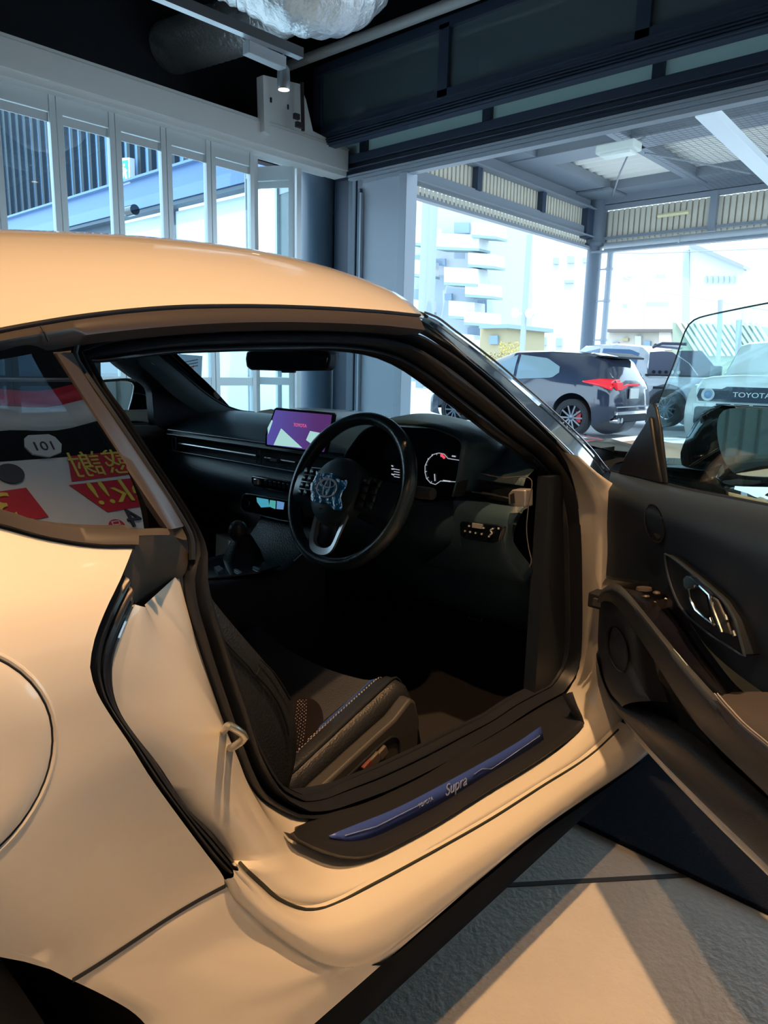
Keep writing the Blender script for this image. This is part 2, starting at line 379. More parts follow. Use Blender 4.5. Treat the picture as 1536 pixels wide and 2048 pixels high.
# other track spotlights of the room (behind and above the camera) that light the car, one an added fill
for i, (lo, aim, pw, cone, colr) in enumerate(SPOTS):
    lo = Vector(lo); d = (Vector(aim)-lo).normalized()
    t_ = thing('track_spotlight', ['silver can spotlight directly above the open door sill', 'added silver can fill spotlight above and behind the car tail', 'silver can spotlight above the rear window'][i], 'spotlight', lo, group='track spotlights of the showroom')
    s_ = MB(); s_.lathe([(0, -.10), (.03, -.10), (.045, -.08), (.048, -.01), (.044, .0)], lo, d, 20); s_.build('lamp_body', MAT['silver_can'], t_)
    s_ = MB(); s_.lathe([(0, -.012), (.04, -.012), (.04, -.006), (0, -.006)], lo, d, 20); s_.build('lamp_lens', LAMPE, t_)
    s_ = MB(); s_.tube([lo-d*.09, (lo.x, lo.y, 4.3)], .007); s_.build('stem', SATIN, t_)
    light('spot_lamp', 'SPOT', lo+d*.02, pw, colr, target=aim, spot_size=radians(cone), spot_blend=.95 if i == 0 else .5, shadow_soft_size=.035)
# foil ducts
dm = MB()
ax = [0, PZ(292, 112, 3.55), PZ(380, 84, 3.5), PZ(460, 58, 3.5), PZ(530, 30, 3.5), PZ(620, -20, 3.5)]
pts = cr(ax[1:], 60)
dm.tube(pts, [.185+.003*(1 if i % 2 else -1) for i in range(60)], 40, cap=True)
tag(dm.build('foil_duct', FOIL), 'silver foil ventilation duct running left behind the lighting track', 'duct')
dm = MB(); c1 = PZ(590, -75, 3.25); pts = cr([PZ(380, -160, 3.3), PZ(500, -100, 3.2), PZ(610, -45, 3.1), PZ(690, -60, 3.2), PZ(740, -200, 3.5)], 60)
dm.tube(pts, [.27+.006*sin(i*1.9) for i in range(60)], 40)
tag(dm.build('foil_duct', FOIL), 'fat crinkled silver foil duct bending down at the top of the picture', 'duct')
pp = MB(); pa = PX(583, 134, 2.05); pp.tube([(2.05, pa.y+.1, pa.z+.02), (2.05, -5.7, pa.z-.1)], .040, 20)
tag(pp.build('ceiling_pipe', mat('grey_white_pipe', (.45, .47, .48), .45)), 'pale grey pipe crossing under the ceiling above the sectional door', 'pipe')
# steel bracket plate with slots, bolts and chain
bp = thing('door_bracket', 'pale steel bracket plate with slots beside the raised sectional door', 'bracket', PY(570, 270, 3.4))
b_ = MB(); slabY(b_, [(527, 150), (600, 168), (612, 200), (626, 262), (700, 300), (668, 318), (540, 272), (528, 262)], 3.40, .012); b_.prism([PY(u, v, 3.33) for u, v in ((526, 150), (534, 152), (541, 271), (529, 262))], (0, .08, 0)); b_.build('plate', WHITE, bp)
for u, v in ((542, 200), (542, 261), (576, 214), (576, 271)): b_ = MB(); b_.box(PY(u, v, 3.395), (.012, .01, .035)); b_.build('slot', BLACK, bp)
b_ = MB(); b_.tube([PY(604, 165, 3.3), PY(606, 262, 3.3)], .015, 8); b_.box(PY(593, 233, 3.3), (.05, .03, .04)); b_.box(PY(598, 250, 3.28), (.06, .03, .04)); b_.build('chain_spring', mat('rusty_dark', (.03, .02, .025), .6), bp)
b_ = MB(); b_.tube([PZ(225, 0, 3.9), PZ(180, 105, 3.9)], .012, 8)
tag(b_.build('hanger_rod', STEEL), 'thin steel hanger rod against the black ceiling', 'rod')
# poster hung inside on the glass door
po = thing('glass_poster', 'small pale blue paper notice stuck on the folding door glass', 'poster', PY(385, 760, YW-.03))
b_ = MB(); slabY(b_, [(360, 708), (405, 712), (403, 757), (362, 752)], YW-.03, .002); b_.build('sheet', mat('notice_paper', (.30, .42, .52), .7), po)
b_ = MB()
for k in range(3): slabY(b_, [(366, 724+k*6), (396, 718+k*6), (396, 720+k*6), (366, 726+k*6)], YW-.032, .001)
b_.build('text_line', mat('notice_ink', (.05, .07, .1), .7), po)
b_ = MB(); slabY(b_, [(380, 736), (388, 730), (386, 748), (379, 749)], YW-.032, .001); b_.build('red_mark', REDP, po)

# banners hung high on the right, whose mirror image shows in the quarter glass
BY = -3.0; RB = Matrix(((-1, 0, 0), (0, 0, 1), (0, 1, 0)))
BNW = mat('banner_white', (.78, .82, .84), .7); BRED = mat('banner_red', (.62, .02, .05), .6); BYEL = mat('banner_yellow', (.85, .72, .12), .6); BDK = mat('banner_dark', (.04, .05, .07), .6)
bn = thing('hanging_banner', 'white sale banner with red and yellow lettering, mirrored in the quarter glass', 'banner', (-.55, BY, 2.0))
q = MB(); q.box((-.55, BY, 2.36), (1.9, .01, .86)); q.build('cloth', BNW, bn)
q = MB(); q.prism([(x, BY+.008, z) for x, z in ((-.80, 2.63), (.25, 2.66), (.25, 2.83), (-.76, 2.79))], (0, .002, 0)); q.prism([(x, BY+.008, z) for x, z in ((-.70, 2.42), (.25, 2.46), (.25, 2.62), (-.82, 2.61))], (0, .002, 0)); q.build('red_backing', BRED, bn)
text('banner_lettering', '創業感謝', .18, (-.42, BY+.012, 2.715), RB, BYEL, bn, ext=.002)
text('banner_lettering', 'Week!!', .21, (-.42, BY+.012, 2.53), RB, BYEL, bn, ext=.004, shear=.15)
text('banner_numerals', '14', .16, (-.55, BY+.012, 2.36), RB, BDK, bn, ext=.004)
q = MB(); q.prism([(-.44, BY+.01, 2.37), (-.44, BY+.01, 2.29), (-.38, BY+.01, 2.33)], (0, .002, 0)); q.build('arrow_mark', BDK, bn)
q = MB(); q.lathe([(0, 0), (.04, 0), (.04, .004), (0, .004)], (-.69, BY+.01, 2.33), (0, 1, 0), 24); q.build('red_dot', BRED, bn)
text('banner_lettering', '日', .06, (-.69, BY+.016, 2.33), RB, BNW, bn, ext=.001)
q = MB(); q.prism([(x, BY+.008, z) for x, z in ((-1.42, 2.40), (-.98, 2.44), (-1.02, 2.62), (-1.42, 2.60))], (0, .002, 0)); q.build('red_backing', BRED, bn)
text('banner_numerals', '30', .21, (-1.20, BY+.012, 2.52), RB, BYEL, bn, ext=.004)
q = MB(); q.lathe([(0, 0), (.06, 0), (.06, .004), (0, .004)], (-1.06, BY+.01, 2.71), (0, 1, 0), 24); q.build('dark_oval', BDK, bn)
q = MB()
for k in range(9): q.box((-.95+k*.07, BY+.01, 2.22), (.045, .003, .018))
q.build('small_print', BDK, bn)
sg = thing('route_shield_sign', 'small white route shield sign reading 101 above the banner', 'sign', (-.86, BY+.02, 2.80))
q = MB(); q.prism([(-.86+x, BY+.015, 2.86+z) for x, z in ((-.075, .05), (-.09, .0), (-.07, -.05), (0, -.075), (.07, -.05), (.09, 0), (.075, .05), (.05, .07), (-.05, .07))], (0, .01, 0)); q.build('shield', BNW, sg)
text('shield_numerals', '101', .08, (-.86, BY+.028, 2.85), RB, BDK, sg, ext=.001)
sw_ = thing('bunting_cloth', 'red and white bunting cloth strip draped above the banner', 'cloth', (-.5, BY, 3.1))
def drape(z0, z1): return [[(-1.7+2.4*i/30, BY+.02*sin(i*.9), zz-.05*sin(pi*(i % 15)/15)) for i in range(31)] for zz in (z0, z1)]
q = MB(); q.grid(drape(3.18, 3.30)); q.build('red_band', BRED, sw_, solid=.004); q = MB(); q.grid(drape(3.02, 3.18)); q.build('white_band', BNW, sw_, solid=.004)
q = MB(); q.tube([(-1.7, BY, 3.34), (.7, BY, 3.34)], .012, 8)
for x in (-1.6, .6): q.tube([(x, BY, 3.34), (x, BY, 4.3)], .006, 6); q.tube([(x, BY, 2.8), (x, BY, 3.34)], .004, 6)
tag(q.build('banner_rail', SATIN), 'thin metal rail carrying the banner and bunting from the ceiling', 'rail')
lo = Vector((-.6, -1.3, 4.1)); d = (Vector((-.6, BY, 2.6))-lo).normalized(); t_ = thing('track_spotlight', 'added silver can spotlight aimed at the sale banner', 'spotlight', lo, group='track spotlights of the showroom')  # unseen lamp, added so the banner reads bright in the quarter glass
s_ = MB(); s_.lathe([(0, -.10), (.03, -.10), (.045, -.08), (.048, -.01), (.044, .0)], lo, d, 20); s_.build('lamp_body', MAT['silver_can'], t_); s_ = MB(); s_.lathe([(0, -.012), (.04, -.012), (.04, -.006), (0, -.006)], lo, d, 20); s_.build('lamp_lens', LAMPE, t_)
light('spot_lamp', 'SPOT', lo+d*.02, 38, (.85, .93, 1), target=(-.6, BY, 2.6), spot_size=radians(60), spot_blend=.4, shadow_soft_size=.04)
# =================================================================== OUTSIDE
# annex building beyond the folding doors
XA = 5.0
BSLAT = mat('blue_panel', (.24, .44, .74), .5); FASC = mat('blue_fascia', (.15, .25, .46), .35); DSL = mat('dark_slat', (.02, .03, .04), .6)
an = thing('annex_building', 'blue slatted building wall seen through the folding glass doors', 'building', (XA, 13, 0))
b = MB(); b.box((XA+.15, 13.2, 6.1), (.2, 14.4, 3.6)); b.build('upper_wall', BSLAT, an)
b = MB()
for i in range(38): b.box((XA-.02, 6.1+i*.375, 6.1), (.08, .11, 3.5))
b.build('slat_cladding', DSL, an, smooth=False)
b = MB(); b.box((XA-.03, 13.2, 4.05), (.3, 14.6, .50)); b.box((XA-.22, 13.2, 4.31), (.1, 14.6, .04)); b.build('fascia', FASC, an, smooth=False)
b = MB(); b.box((XA-.05, 13.2, 3.76), (.2, 14.6, .06)); b.box((XA+.1, 10.6, 1.9), (.1, .35, 3.8)); b.box((XA+.1, 16.5, 1.9), (.1, 7.9, 3.8)); b.box((XA+.1, 8.2, 1.9), (.1, .1, 3.8)); b.build('door_frame', mat('dark_mullion', (.10, .13, .17), .5), an, smooth=False)
b = MB(); b.box((XA+.1, 9.4, 1.85), (.03, 2.1, 3.7)); b.box((XA+.1, 11.7, 1.85), (.03, 1.8, 3.7)); b.build('glazing', mat('sky_bright_glazing', (.74, .86, .95), .25), an, smooth=False)  # opaque panes; the bright sky reflection is put into their pale colour
ex = thing('exit_sign', 'green and white running man exit sign on the slatted wall', 'sign', PX(248, 370, XA-.25))
b = MB(); b.prism([PX(u, v, XA-.2) for u, v in ((243, 316), (259, 315), (260, 366), (244, 371))], (.1, 0, 0)); b.build('case', WHITE, ex)
b = MB(); b.prism([PX(u, v, XA-.21) for u, v in ((243, 322), (255, 320), (256, 362), (244, 366))], (.01, 0, 0)); b.build('green_face', mat('exit_green', (.02, .62, .40), .4, emit=(.02, .7, .45), es=.7), ex)
b = MB(); WH = mat('sign_white', (.9, .9, .9), .4, emit=(1, 1, 1), es=.6)
for P_ in (((246, 328), (249, 327), (249, 332), (246, 333)), ((245, 334), (250, 336), (252, 345), (247, 346)), ((247, 346), (252, 346), (254, 358), (251, 358)), ((245, 345), (248, 346), (246, 357), (244, 357)), ((250, 337), (254, 341), (253, 343), (249, 340))):
    b.prism([PX(u, v, XA-.22) for u, v in P_], (.01, 0, 0))
b.build('running_figure', WH, ex)
b = MB(); c = PX(263, 421, XA-.5); b.tube([c-Vector((0, .12, 0)), c+Vector((0, .12, 0))], .09, 16); b.box(PX(255, 423, XA-.45), (.15, .5, .05)); tag(b.build('wall_security_camera', GLOSSB), 'small black cylinder security camera on the blue fascia', 'light')  # the dark cylinder is a security camera and gives no light

# ---- canopy over the parking spaces
ca = thing('parking_canopy', 'grey steel canopy with cream corrugated sheets over the parking spaces', 'canopy', (16, 7.9, 0))
def bx(name, c, s, m_, **k): q = MB(); q.box(c, s); return q.build(name, m_, ca, smooth=False, **k)
q = MB()
q.box((9.7, 8.0, 4.28), (13.4, .16, .06)); q.box((9.7, 8.06, 4.35), (13.4, .03, .12)); q.box((9.7, 8.0, 4.64), (13.4, .14, .24)); q.box((9.7, 7.95, 4.53), (13.4, .26, .03)); q.box((9.7, 8.0, 5.24), (13.4, .16, .10)); q.box((9.7, 7.9, 5.20), (13.4, .2, .03))
q.build('left_beam', CANST, ca, smooth=False)
q = MB()
for i in range(96): q.box((3.1+i*.135, 8.05, 4.95), (.085, .05, .5)); q.box((3.1+i*.135, 8.06, 4.42), (.085, .05, .16))
q.box((9.7, 8.09, 4.95), (13.4, .03, .5)); q.build('left_cladding', CREAM, ca, smooth=False)
q = MB()
for x in (4.5, 7.6, 10.7, 13.3): q = MB(); q.box((x, 7.96, 4.97), (.16, .16, .46)); q.build('left_bracket', DARKM, ca, smooth=False)
q = MB(); q.box((15.65, 7.96, 4.85), (.5, .2, .75)); q.build('left_bracket', DARKM, ca, smooth=False)
q = MB(); q.tube([(16, 7.9, 0), (16, 7.9, 4.35)], .19, 24); q.tube([(16, 7.9, 4.3), (16, 7.9, 5.5)], .26, 24); q.tube([(16, 7.9, 4.32), (16, 7.9, 4.40)], .30, 24); q.build('column', mat('column_grey', (.13, .16, .20), .5), ca)
q = MB(); q.tube([(15.95, 7.42, 0), (15.95, 7.42, 4.2)], .075, 14)
for z in (1.9, 2.9, 3.7): q.tube([(15.95, 7.42, z), (15.95, 7.42, z+.06)], .10, 14); q.box((15.95, 7.6, z+.03), (.03, .3, .03))
q.build('downpipe', mat('pale_pipe', (.36, .41, .46), .5), ca)
q = MB(); q.tube([(15.9, 7.55, 4.27), (15.9, -6, 4.27)], .11, 16)
for y in (5.6, 1.5): q.tube([(15.9, y, 4.27), (15.9, y+.05, 4.27)], .13, 16)
q.build('gutter_pipe', mat('gutter_steel', (.46, .50, .53), .45, metal=.3), ca)
q = MB()
for i in range(96): q.box((16.08, 7.55-i*.143, 4.80), (.05, .10, .78))
q.box((16.13, 1, 4.80), (.03, 13.8, .78)); q.build('front_cladding', CREAM, ca, smooth=False)
q = MB(); q.box((16.0, 1, 4.50), (.08, 13.8, .07)); q.box((16.0, 1, 5.25), (.16, 13.8, .10)); q.box((16.0, 1, 5.47), (.2, 13.8, .30)); q.box((15.9, 1, 4.16), (.2, 13.8, .05))
for y in (4.95, 1.6): q.box((15.98, y, 4.85), (.14, .16, .9))
q.build('front_beam', CANST, ca, smooth=False)
# roof deck: corrugated underside, ribs along Y
q = MB(); rows = []
for i in range(150):
    x = 3.0+i*.09; z = 5.72+(.06 if (i//2) % 2 else 0); rows.append([(x, y, z) for y in (8.1, -6.0)])
q.grid(rows); q.build('roof_deck', mat('cream_roof_deck', (.84, .80, .72), .6), ca, smooth=False, solid=.02)
q = MB(); q.box((9.6, 7.65, 5.6), (13.0, .85, .2)); q.box((9.6, 8.02, 5.42), (13.0, .06, .34)); q.box((16.05, 1, 5.5), (.06, 13.8, .5)); q.box((12.1, 1, 5.6), (.62, 13.8, .2)); q.box((15.65, 1, 5.6), (.8, 13.8, .2)); q.box((12.1, 1, 5.49), (.72, 13.8, .02))
for y in (5.28, 1.9): q.box((9.6, y, 5.6), (13, .20, .2)); q.box((9.6, y, 5.49), (13, .28, .02))
q.box((15.55, 7.6, 5.465), (1.2, 1.0, .05)); q.build('roof_beam', CANST, ca, smooth=False)
q = MB(); za = 4.95
q.prism([PZ(u, v, za) for u, v in ((1390, 235), (1432, 228), (1600, 395), (1600, 432))], (0, 0, .12)); q.build('white_brace', mat('white_brace_paint', (.74, .80, .84), .5), ca, smooth=False)
q = MB()
for i in range(70):
    y = 5.0-i*.12; q.bar((9.5, y, 5.3), (15.9, y, 5.3), .004, .004)
for i in range(54):
    x = 9.5+i*.12; q.bar((x, 5.0, 5.3), (x, -3.4, 5.3), .004, .004)
tag(q.build('bird_net', mat('net_cord', (.12, .14, .17), .7), ca, smooth=False), kind='stuff')
lt = thing('canopy_floodlight', 'white rectangular light fitting hung under the canopy roof', 'light', PZ(1237, 296, 5.1))
q = MB(); c = PZ(1237, 297, 5.1); q.box(c, (.35, .75, .16)); q.build('housing', mat('pale_fitting', (.72, .76, .70), .4), lt, bevel=.03)
q = MB(); q.box(c-Vector((0, 0, .10)), (.28, .6, .06)); q.build('diffuser', mat('fitting_lens', (.80, .84, .76), .3), lt, bevel=.02)
q = MB(); q.bar(PZ(1262, 290, 5.15), PZ(1290, 275, 5.4), .04, .04); q.bar(PZ(1280, 296, 5.1), PZ(1262, 300, 5.1), .04, .04); q.build('arm', STEEL, lt)
q = MB(); q.tube([PX(1316, 432, 15.9), PX(1378, 424, 15.9)], .05, 8); tag(q.build('fluorescent_tube', mat('yellowed_tube', (.80, .72, .42), .5)), 'yellowed fluorescent tube on the canopy front fascia', 'lamp')
for nm, P_, lb in (('hanging_wire', [PZ(1255, 312, 5.2), PZ(1240, 345, 5.0), PX(1225, 392, 15.6)], 'thin wire hanging under the canopy by the floodlight'), ('overhead_cable', [PX(820, 330, 14), PX(1536, 350, 15)], None), ('support_wire', [PZ(1290, 306, 5.3), PZ(1420, 330, 5.25), PZ(1500, 347, 5.2)], 'dark tension wire sloping under the canopy roof')):
    if lb: q = MB(); q.tube(P_, .018, 6); tag(q.build(nm, CANST), lb, 'wire')
q = MB(); q.tube([PX(1178, 505, 40), PX(1300, 507, 40), PX(1560, 496, 40)], .03, 5); tag(q.build('overhead_cable', CANST), 'dark overhead cable crossing behind the canopy column', 'cable')
q = MB(); q.tube([PX(1210, 540, 45), PX(1330, 585, 45), PX(1560, 625, 45)], .03, 5); tag(q.build('overhead_cable', STEEL), 'sagging pale cable in front of the white mall building', 'cable')
q = MB(); q.tube([PX(812, 700, 5.2), PX(814, 862, 5.2)], .035, 8); q.box(PX(812, 742, 5.2), (.05, .25, .05)); tag(q.build('red_pole', REDP), 'red pole with a short arm just outside the opening', 'pole')

# ---- far buildings (all bleached by the sun)
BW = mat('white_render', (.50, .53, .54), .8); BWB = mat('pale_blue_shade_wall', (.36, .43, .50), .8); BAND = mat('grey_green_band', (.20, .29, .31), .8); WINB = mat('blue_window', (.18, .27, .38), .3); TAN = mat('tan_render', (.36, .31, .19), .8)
def far(P_, X, th): return [PX(u, v, X) for u, v in P_], (th, 0, 0)
def rect(a, b_, c, d): return ((a, b_), (c, b_), (c, d), (a, d))
ap = thing('apartment_block', 'white apartment block with stacked balconies left of the canopy column', 'building', (50, 41, 0))
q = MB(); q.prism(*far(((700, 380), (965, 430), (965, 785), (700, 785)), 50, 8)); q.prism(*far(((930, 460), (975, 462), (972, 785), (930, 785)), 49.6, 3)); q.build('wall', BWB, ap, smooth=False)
BAL = [(943, 446, 992, 471), (936, 507, 988, 530), (930, 567, 983, 590), (928, 624, 981, 646), (927, 680, 980, 706), (871, 468, 958, 495), (888, 536, 955, 566), (897, 603, 949, 633), (905, 668, 947, 695), (817, 450, 862, 486), (817, 520, 856, 548), (817, 600, 850, 620)]
for a, b_, c, d in BAL:
    q = MB(); xo = 47.5-(a % 7)*.07; q.prism(*far(((a, b_-2), (c, b_+2), (c, d+2), (a, d-2)), xo, 1.5)); o = q.build('balcony', BW, ap, smooth=False)
    q = MB(); q.prism(*far(((a, d-2), (c, d+2), (c, d+7), (a, d+4)), xo-.05, 1.6)); q.build('balcony_band', BAND, o, smooth=False)
for a, b_, c, d in ((822, 510, 842, 528), (870, 517, 890, 531), (889, 587, 903, 600), (820, 578, 838, 598), (908, 445, 938, 466), (962, 478, 973, 500), (958, 541, 970, 563), (955, 600, 967, 622), (935, 655, 965, 678)):
    q = MB(); q.prism(*far(rect(a, b_, c, d), 49.4, .2)); q.build('window', WINB, ap, smooth=False)
ho = thing('tan_house', 'small tan house beside the apartment block', 'building', (55, 34, 0))
q = MB(); q.prism(*far(((960, 655), (1013, 653), (1011, 785), (958, 785)), 40, 5)); q.build('wall', TAN, ho, smooth=False)
q = MB(); q.prism(*far(rect(978, 671, 995, 688), 39.8, .2)); q.build('window', WINB, ho, smooth=False)
q = MB(); q.prism(*far(((958, 650), (1016, 648), (1016, 656), (958, 657)), 39.5, 6)); q.build('roof', BAND, ho, smooth=False)
wbd = thing('white_office', 'bleached white office building behind the round signs', 'building', (70, 40, 0))
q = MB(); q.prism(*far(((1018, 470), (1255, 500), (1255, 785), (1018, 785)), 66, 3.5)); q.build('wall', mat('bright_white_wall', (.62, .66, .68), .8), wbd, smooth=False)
for a, b_, c, d in ((1106, 515, 1116, 528), (1134, 512, 1147, 526), (1128, 560, 1146, 566), (1165, 515, 1172, 525), (1030, 668, 1042, 690), (1076, 674, 1092, 690), (1112, 676, 1124, 692)):
    q = MB(); q.prism(*far(rect(a, b_, c, d), 65.8, .2)); q.build('window', mat('pale_window', (.36, .44, .50), .4), wbd, smooth=False)
ml = thing('mall_building', 'large white mall building right of the canopy column', 'building', (75, 25, 0))
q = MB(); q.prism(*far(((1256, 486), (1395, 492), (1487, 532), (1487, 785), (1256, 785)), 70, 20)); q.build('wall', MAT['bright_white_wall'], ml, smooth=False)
q = MB(); q.prism(*far(((1370, 488), (1395, 490), (1487, 530), (1487, 537), (1395, 499)), 69, 2)); q.build('roof_rail', CANST, ml, smooth=False)
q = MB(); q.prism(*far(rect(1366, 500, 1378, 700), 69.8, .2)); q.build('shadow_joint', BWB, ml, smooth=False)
for i in range(6):
    q = MB(); a = 1410+i*11; q.prism(*far(rect(a, 552, a+4, 566), 69.7, .2)); q.build('window', MAT['pale_window'], ml, smooth=False)
for a, b_, c, d in ((1246, 553, 1262, 560), (1312, 549, 1330, 556), (1292, 604, 1336, 613), (1245, 608, 1254, 616)):
    q = MB(); q.prism(*far(rect(a, b_, c, d), 65.5, .2)); q.build('window', MAT['pale_window'], ml, smooth=False)
for i in range(5):
    q = MB(); a = 1425+i*9; q.prism(*far(rect(a, 672, a+3, 684), 69.7, .2)); q.build('window', MAT['pale_window'], ml, smooth=False)
tw = thing('apartment_tower', 'distant balconied apartment tower at the right edge of the photo', 'building', (90, 24, 0))
q = MB(); q.prism(*far(rect(1497, 577, 1640, 785), 92, 10)); q.build('wall', BW, tw, smooth=False)
for r in range(9):
    for c_ in range(4):
        q = MB(); q.prism(*far(rect(1500+c_*14, 583+r*14, 1509+c_*14, 589+r*14), 91.6, .3)); q.build('window', BAND, tw, smooth=False)
shp = thing('shop_row', 'low cream shops with small signs behind the silver pickup', 'building', (40, 18, 0))
q = MB(); q.prism(*far(rect(1214, 664, 1350, 800), 42, 6)); q.build('wall', mat('cream_render', (.48, .44, .38), .8), shp, smooth=False)
q = MB(); q.prism(*far(rect(1212, 658, 1352, 664), 41.5, 6)); q.build('eaves', mat('dark_eaves', (.12, .11, .10), .8), shp, smooth=False)
for a, b_, c, d, mm in ((1226, 684, 1236, 700, WINB), (1244, 676, 1256, 682, TAN), (1288, 682, 1300, 692, WINB), (1270, 672, 1282, 698, BW), (1318, 662, 1342, 700, mat('rose_panel', (.72, .60, .55), .8))):
    q = MB(); q.prism(*far(rect(a, b_, c, d), 41.8, .2)); q.build('window', mm, shp, smooth=False)
gr_ = thing('green_roof_shed', 'low shed with a striped pale green sloping roof behind the parked cars', 'building', (38, 15, 0))
q = MB()
for i in range(14):
    a = 1352+i*12; q.prism(*far(((a, 645), (a+7, 645), (a+50, 712), (a+43, 712)), 37.9, .1))
q.build('roof_stripe', BW, gr_, smooth=False)
q = MB(); q.prism(*far(((1345, 645), (1520, 652), (1560, 790), (1345, 790)), 38, 3)); q.build('roof', mat('pale_green_roof', (.25, .30, .23), .8), gr_, smooth=False)
for u0, v0, u1, v1, r, X, lb in ((853, 395, 843, 640, .22, 30, 'cream utility pole in front of the apartment block'), (866, 388, 858, 640, .30, 32, 'thick pale blue utility pole in front of the apartment block'), (1059, 470, 1043, 720, .13, 28, 'slim grey lamp pole between the buildings'), (1441, 600, 1437, 712, .10, 30, 'thin dark pole seen through the door glass'), (1478, 640, 1476, 712, .12, 30, 'thin pole nearest the apartment tower')):
    q = MB(); a, b_ = PX(u0, v0, X), PX(u1, v1, X); q.tube([a, b_, (b_.x, b_.y, 0)], r, 10); tag(q.build('utility_pole', mat('pale_pole_%d' % int(u0), (.25, .31, .36), .6) if r > .12 else CANST), lb, 'pole', 'poles across the parking lot')
for i, (c, w_, h_, col, lb) in enumerate((((1058, 627), 8, 10, (.45, .75, .85), 'round pale cyan sign on the lamp pole'), ((1081, 627), 9, 16, (.66, .74, .82), 'shield shaped pale road sign right of the lamp pole'), ((1029, 626), 7, 10, (.86, .86, .88), 'round faded white sign left of the lamp pole'))):
    q = MB(); q.prism([PX(c[0]+w_*cos(t*pi/12), c[1]+h_*sin(t*pi/12), 27.8) for t in range(24)], (.08, 0, 0)); q.tube([PX(c[0], c[1], 27.84), PX(1056, c[1]+3, 28)], .04, 6); tag(q.build('road_sign', mat('road_sign_%d' % i, col, .5)), lb, 'sign', 'signs by the lamp pole')
q = MB(); rr = random.Random(3)
for k in range(900):
    p = PX(rr.uniform(1000, 1040), 700, 31+rr.uniform(-.6, .6)); p.z = rr.uniform(0, 2.55); s_ = rr.uniform(.05, .12); a = rr.uniform(0, 6)
    q.add([p, p+Vector((s_*sin(a), s_*cos(a), s_*.6)), p+Vector((0, s_, s_*1.3*cos(a)))], [(0, 1, 2)])
tag(q.build('flowering_shrub', mat('yellow_orange_leaf', (.42, .34, .05), .7, var=.5, vscale=2), merge=False), 'yellow and orange flowering shrub below the tan house', 'shrub')
q = MB()
for k in range(2600):
    p = PX(rr.uniform(968, 1075), 720, 29+rr.uniform(-.6, .6)); p.z = rr.uniform(0, 1.95); s_ = rr.uniform(.06, .14); a = rr.uniform(0, 6)
    q.add([p, p+Vector((s_*sin(a), s_*cos(a), s_*.6)), p+Vector((0, s_, s_*1.3*cos(a)))], [(0, 1, 2)])
tag(q.build('hedge', mat('dry_hedge_leaf', (.26, .23, .12), .8, var=.4, vscale=2), merge=False), 'low pale brown hedge along the far side of the lot', 'hedge')

# ---- parked cars
class BG:
    """lofted car body in its own frame: x forward, y left, z up; sections are (x, zb, wb, zm, wm, zbelt, wbelt, zroof, wroof)"""
    def __init__(s, secs): s.S = secs
    def half(s, x):
        S = s.S; v = [interp([(q[0], q[i]) for q in S], x) for i in range(1, 9)]
        return v
    def pts(s, x):
        zb, wb, zm, wm, zt, wt, zr, wr_ = s.half(x)
        return [(wb, zb), (wm, zb+(zm-zb)*.35), (wm, zm), (wm-.01, zm+(zt-zm)*.5), (wt, zt), ((wt+wr_)/2+.01, (zt+zr)/2), (wr_, zr-.03), (wr_*.86, zr), (wr_*.4, zr+.025), (0, zr+.03)]
    def side(s, x, z):
        P_ = s.pts(x)[:7]
        for (y0, z0), (y1, z1) in zip(P_, P_[1:]):
            if z0 <= z <= z1 and z1 > z0: return y0+(y1-y0)*(z-z0)/(z1-z0)
        return P_[-1][0] if z > P_[-1][1] else P_[0][0]
    def body(s, n=70):
        x0, x1 = s.S[0][0], s.S[-1][0]; q = MB(); rows = []
        for i in range(n):
            x = x0+(x1-x0)*i/(n-1); P_ = s.pts(x)
            rows.append([(x, -y, z) for y, z in P_]+[(x, y, z) for y, z in P_[-2::-1]])
        q.grid(rows); k = len(rows[0]); q.f += [tuple(range(k))[::-1], tuple((n-1)*k+j for j in range(k))]; q.mi += [0, 0]
        return q
    def patch(s, low, up, off=.012, n=14, m_=5, sgn=1):
        a = lin([(x, 0, z) for x, z in low], n); b = lin([(x, 0, z) for x, z in up], n); rows = []
        for j in range(m_):
            r = []
            for p, t in zip(a, b):
                c = p.lerp(t, j/(m_-1)); r.append((c.x, sgn*(s.side(c.x, c.z)+off), c.z))
            rows.append(r)
        q = MB(); q.grid(rows); return q
def cut(o, wheels, r, wid=.5):
    cuts = []
    for x, y in wheels:
        c = MB(); c.lathe([(0, -wid/2), (r, -wid/2), (r, wid/2), (0, wid/2)], (x, y, r*.92), (0, 1, 0), 32); co = c.build('wheel_arch_cut', BLACK, o.parent, local=True); cuts.append(co)
        md = o.modifiers.new('cut', 'BOOLEAN'); md.operation = 'DIFFERENCE'; md.object = co; md.solver = 'EXACT'
    bpy.context.view_layer.update()
    dg = bpy.context.evaluated_depsgraph_get(); me = bpy.data.meshes.new_from_object(o.evaluated_get(dg))
    o.modifiers.clear(); o.data = me
    for c in cuts: bpy.data.objects.remove(c)
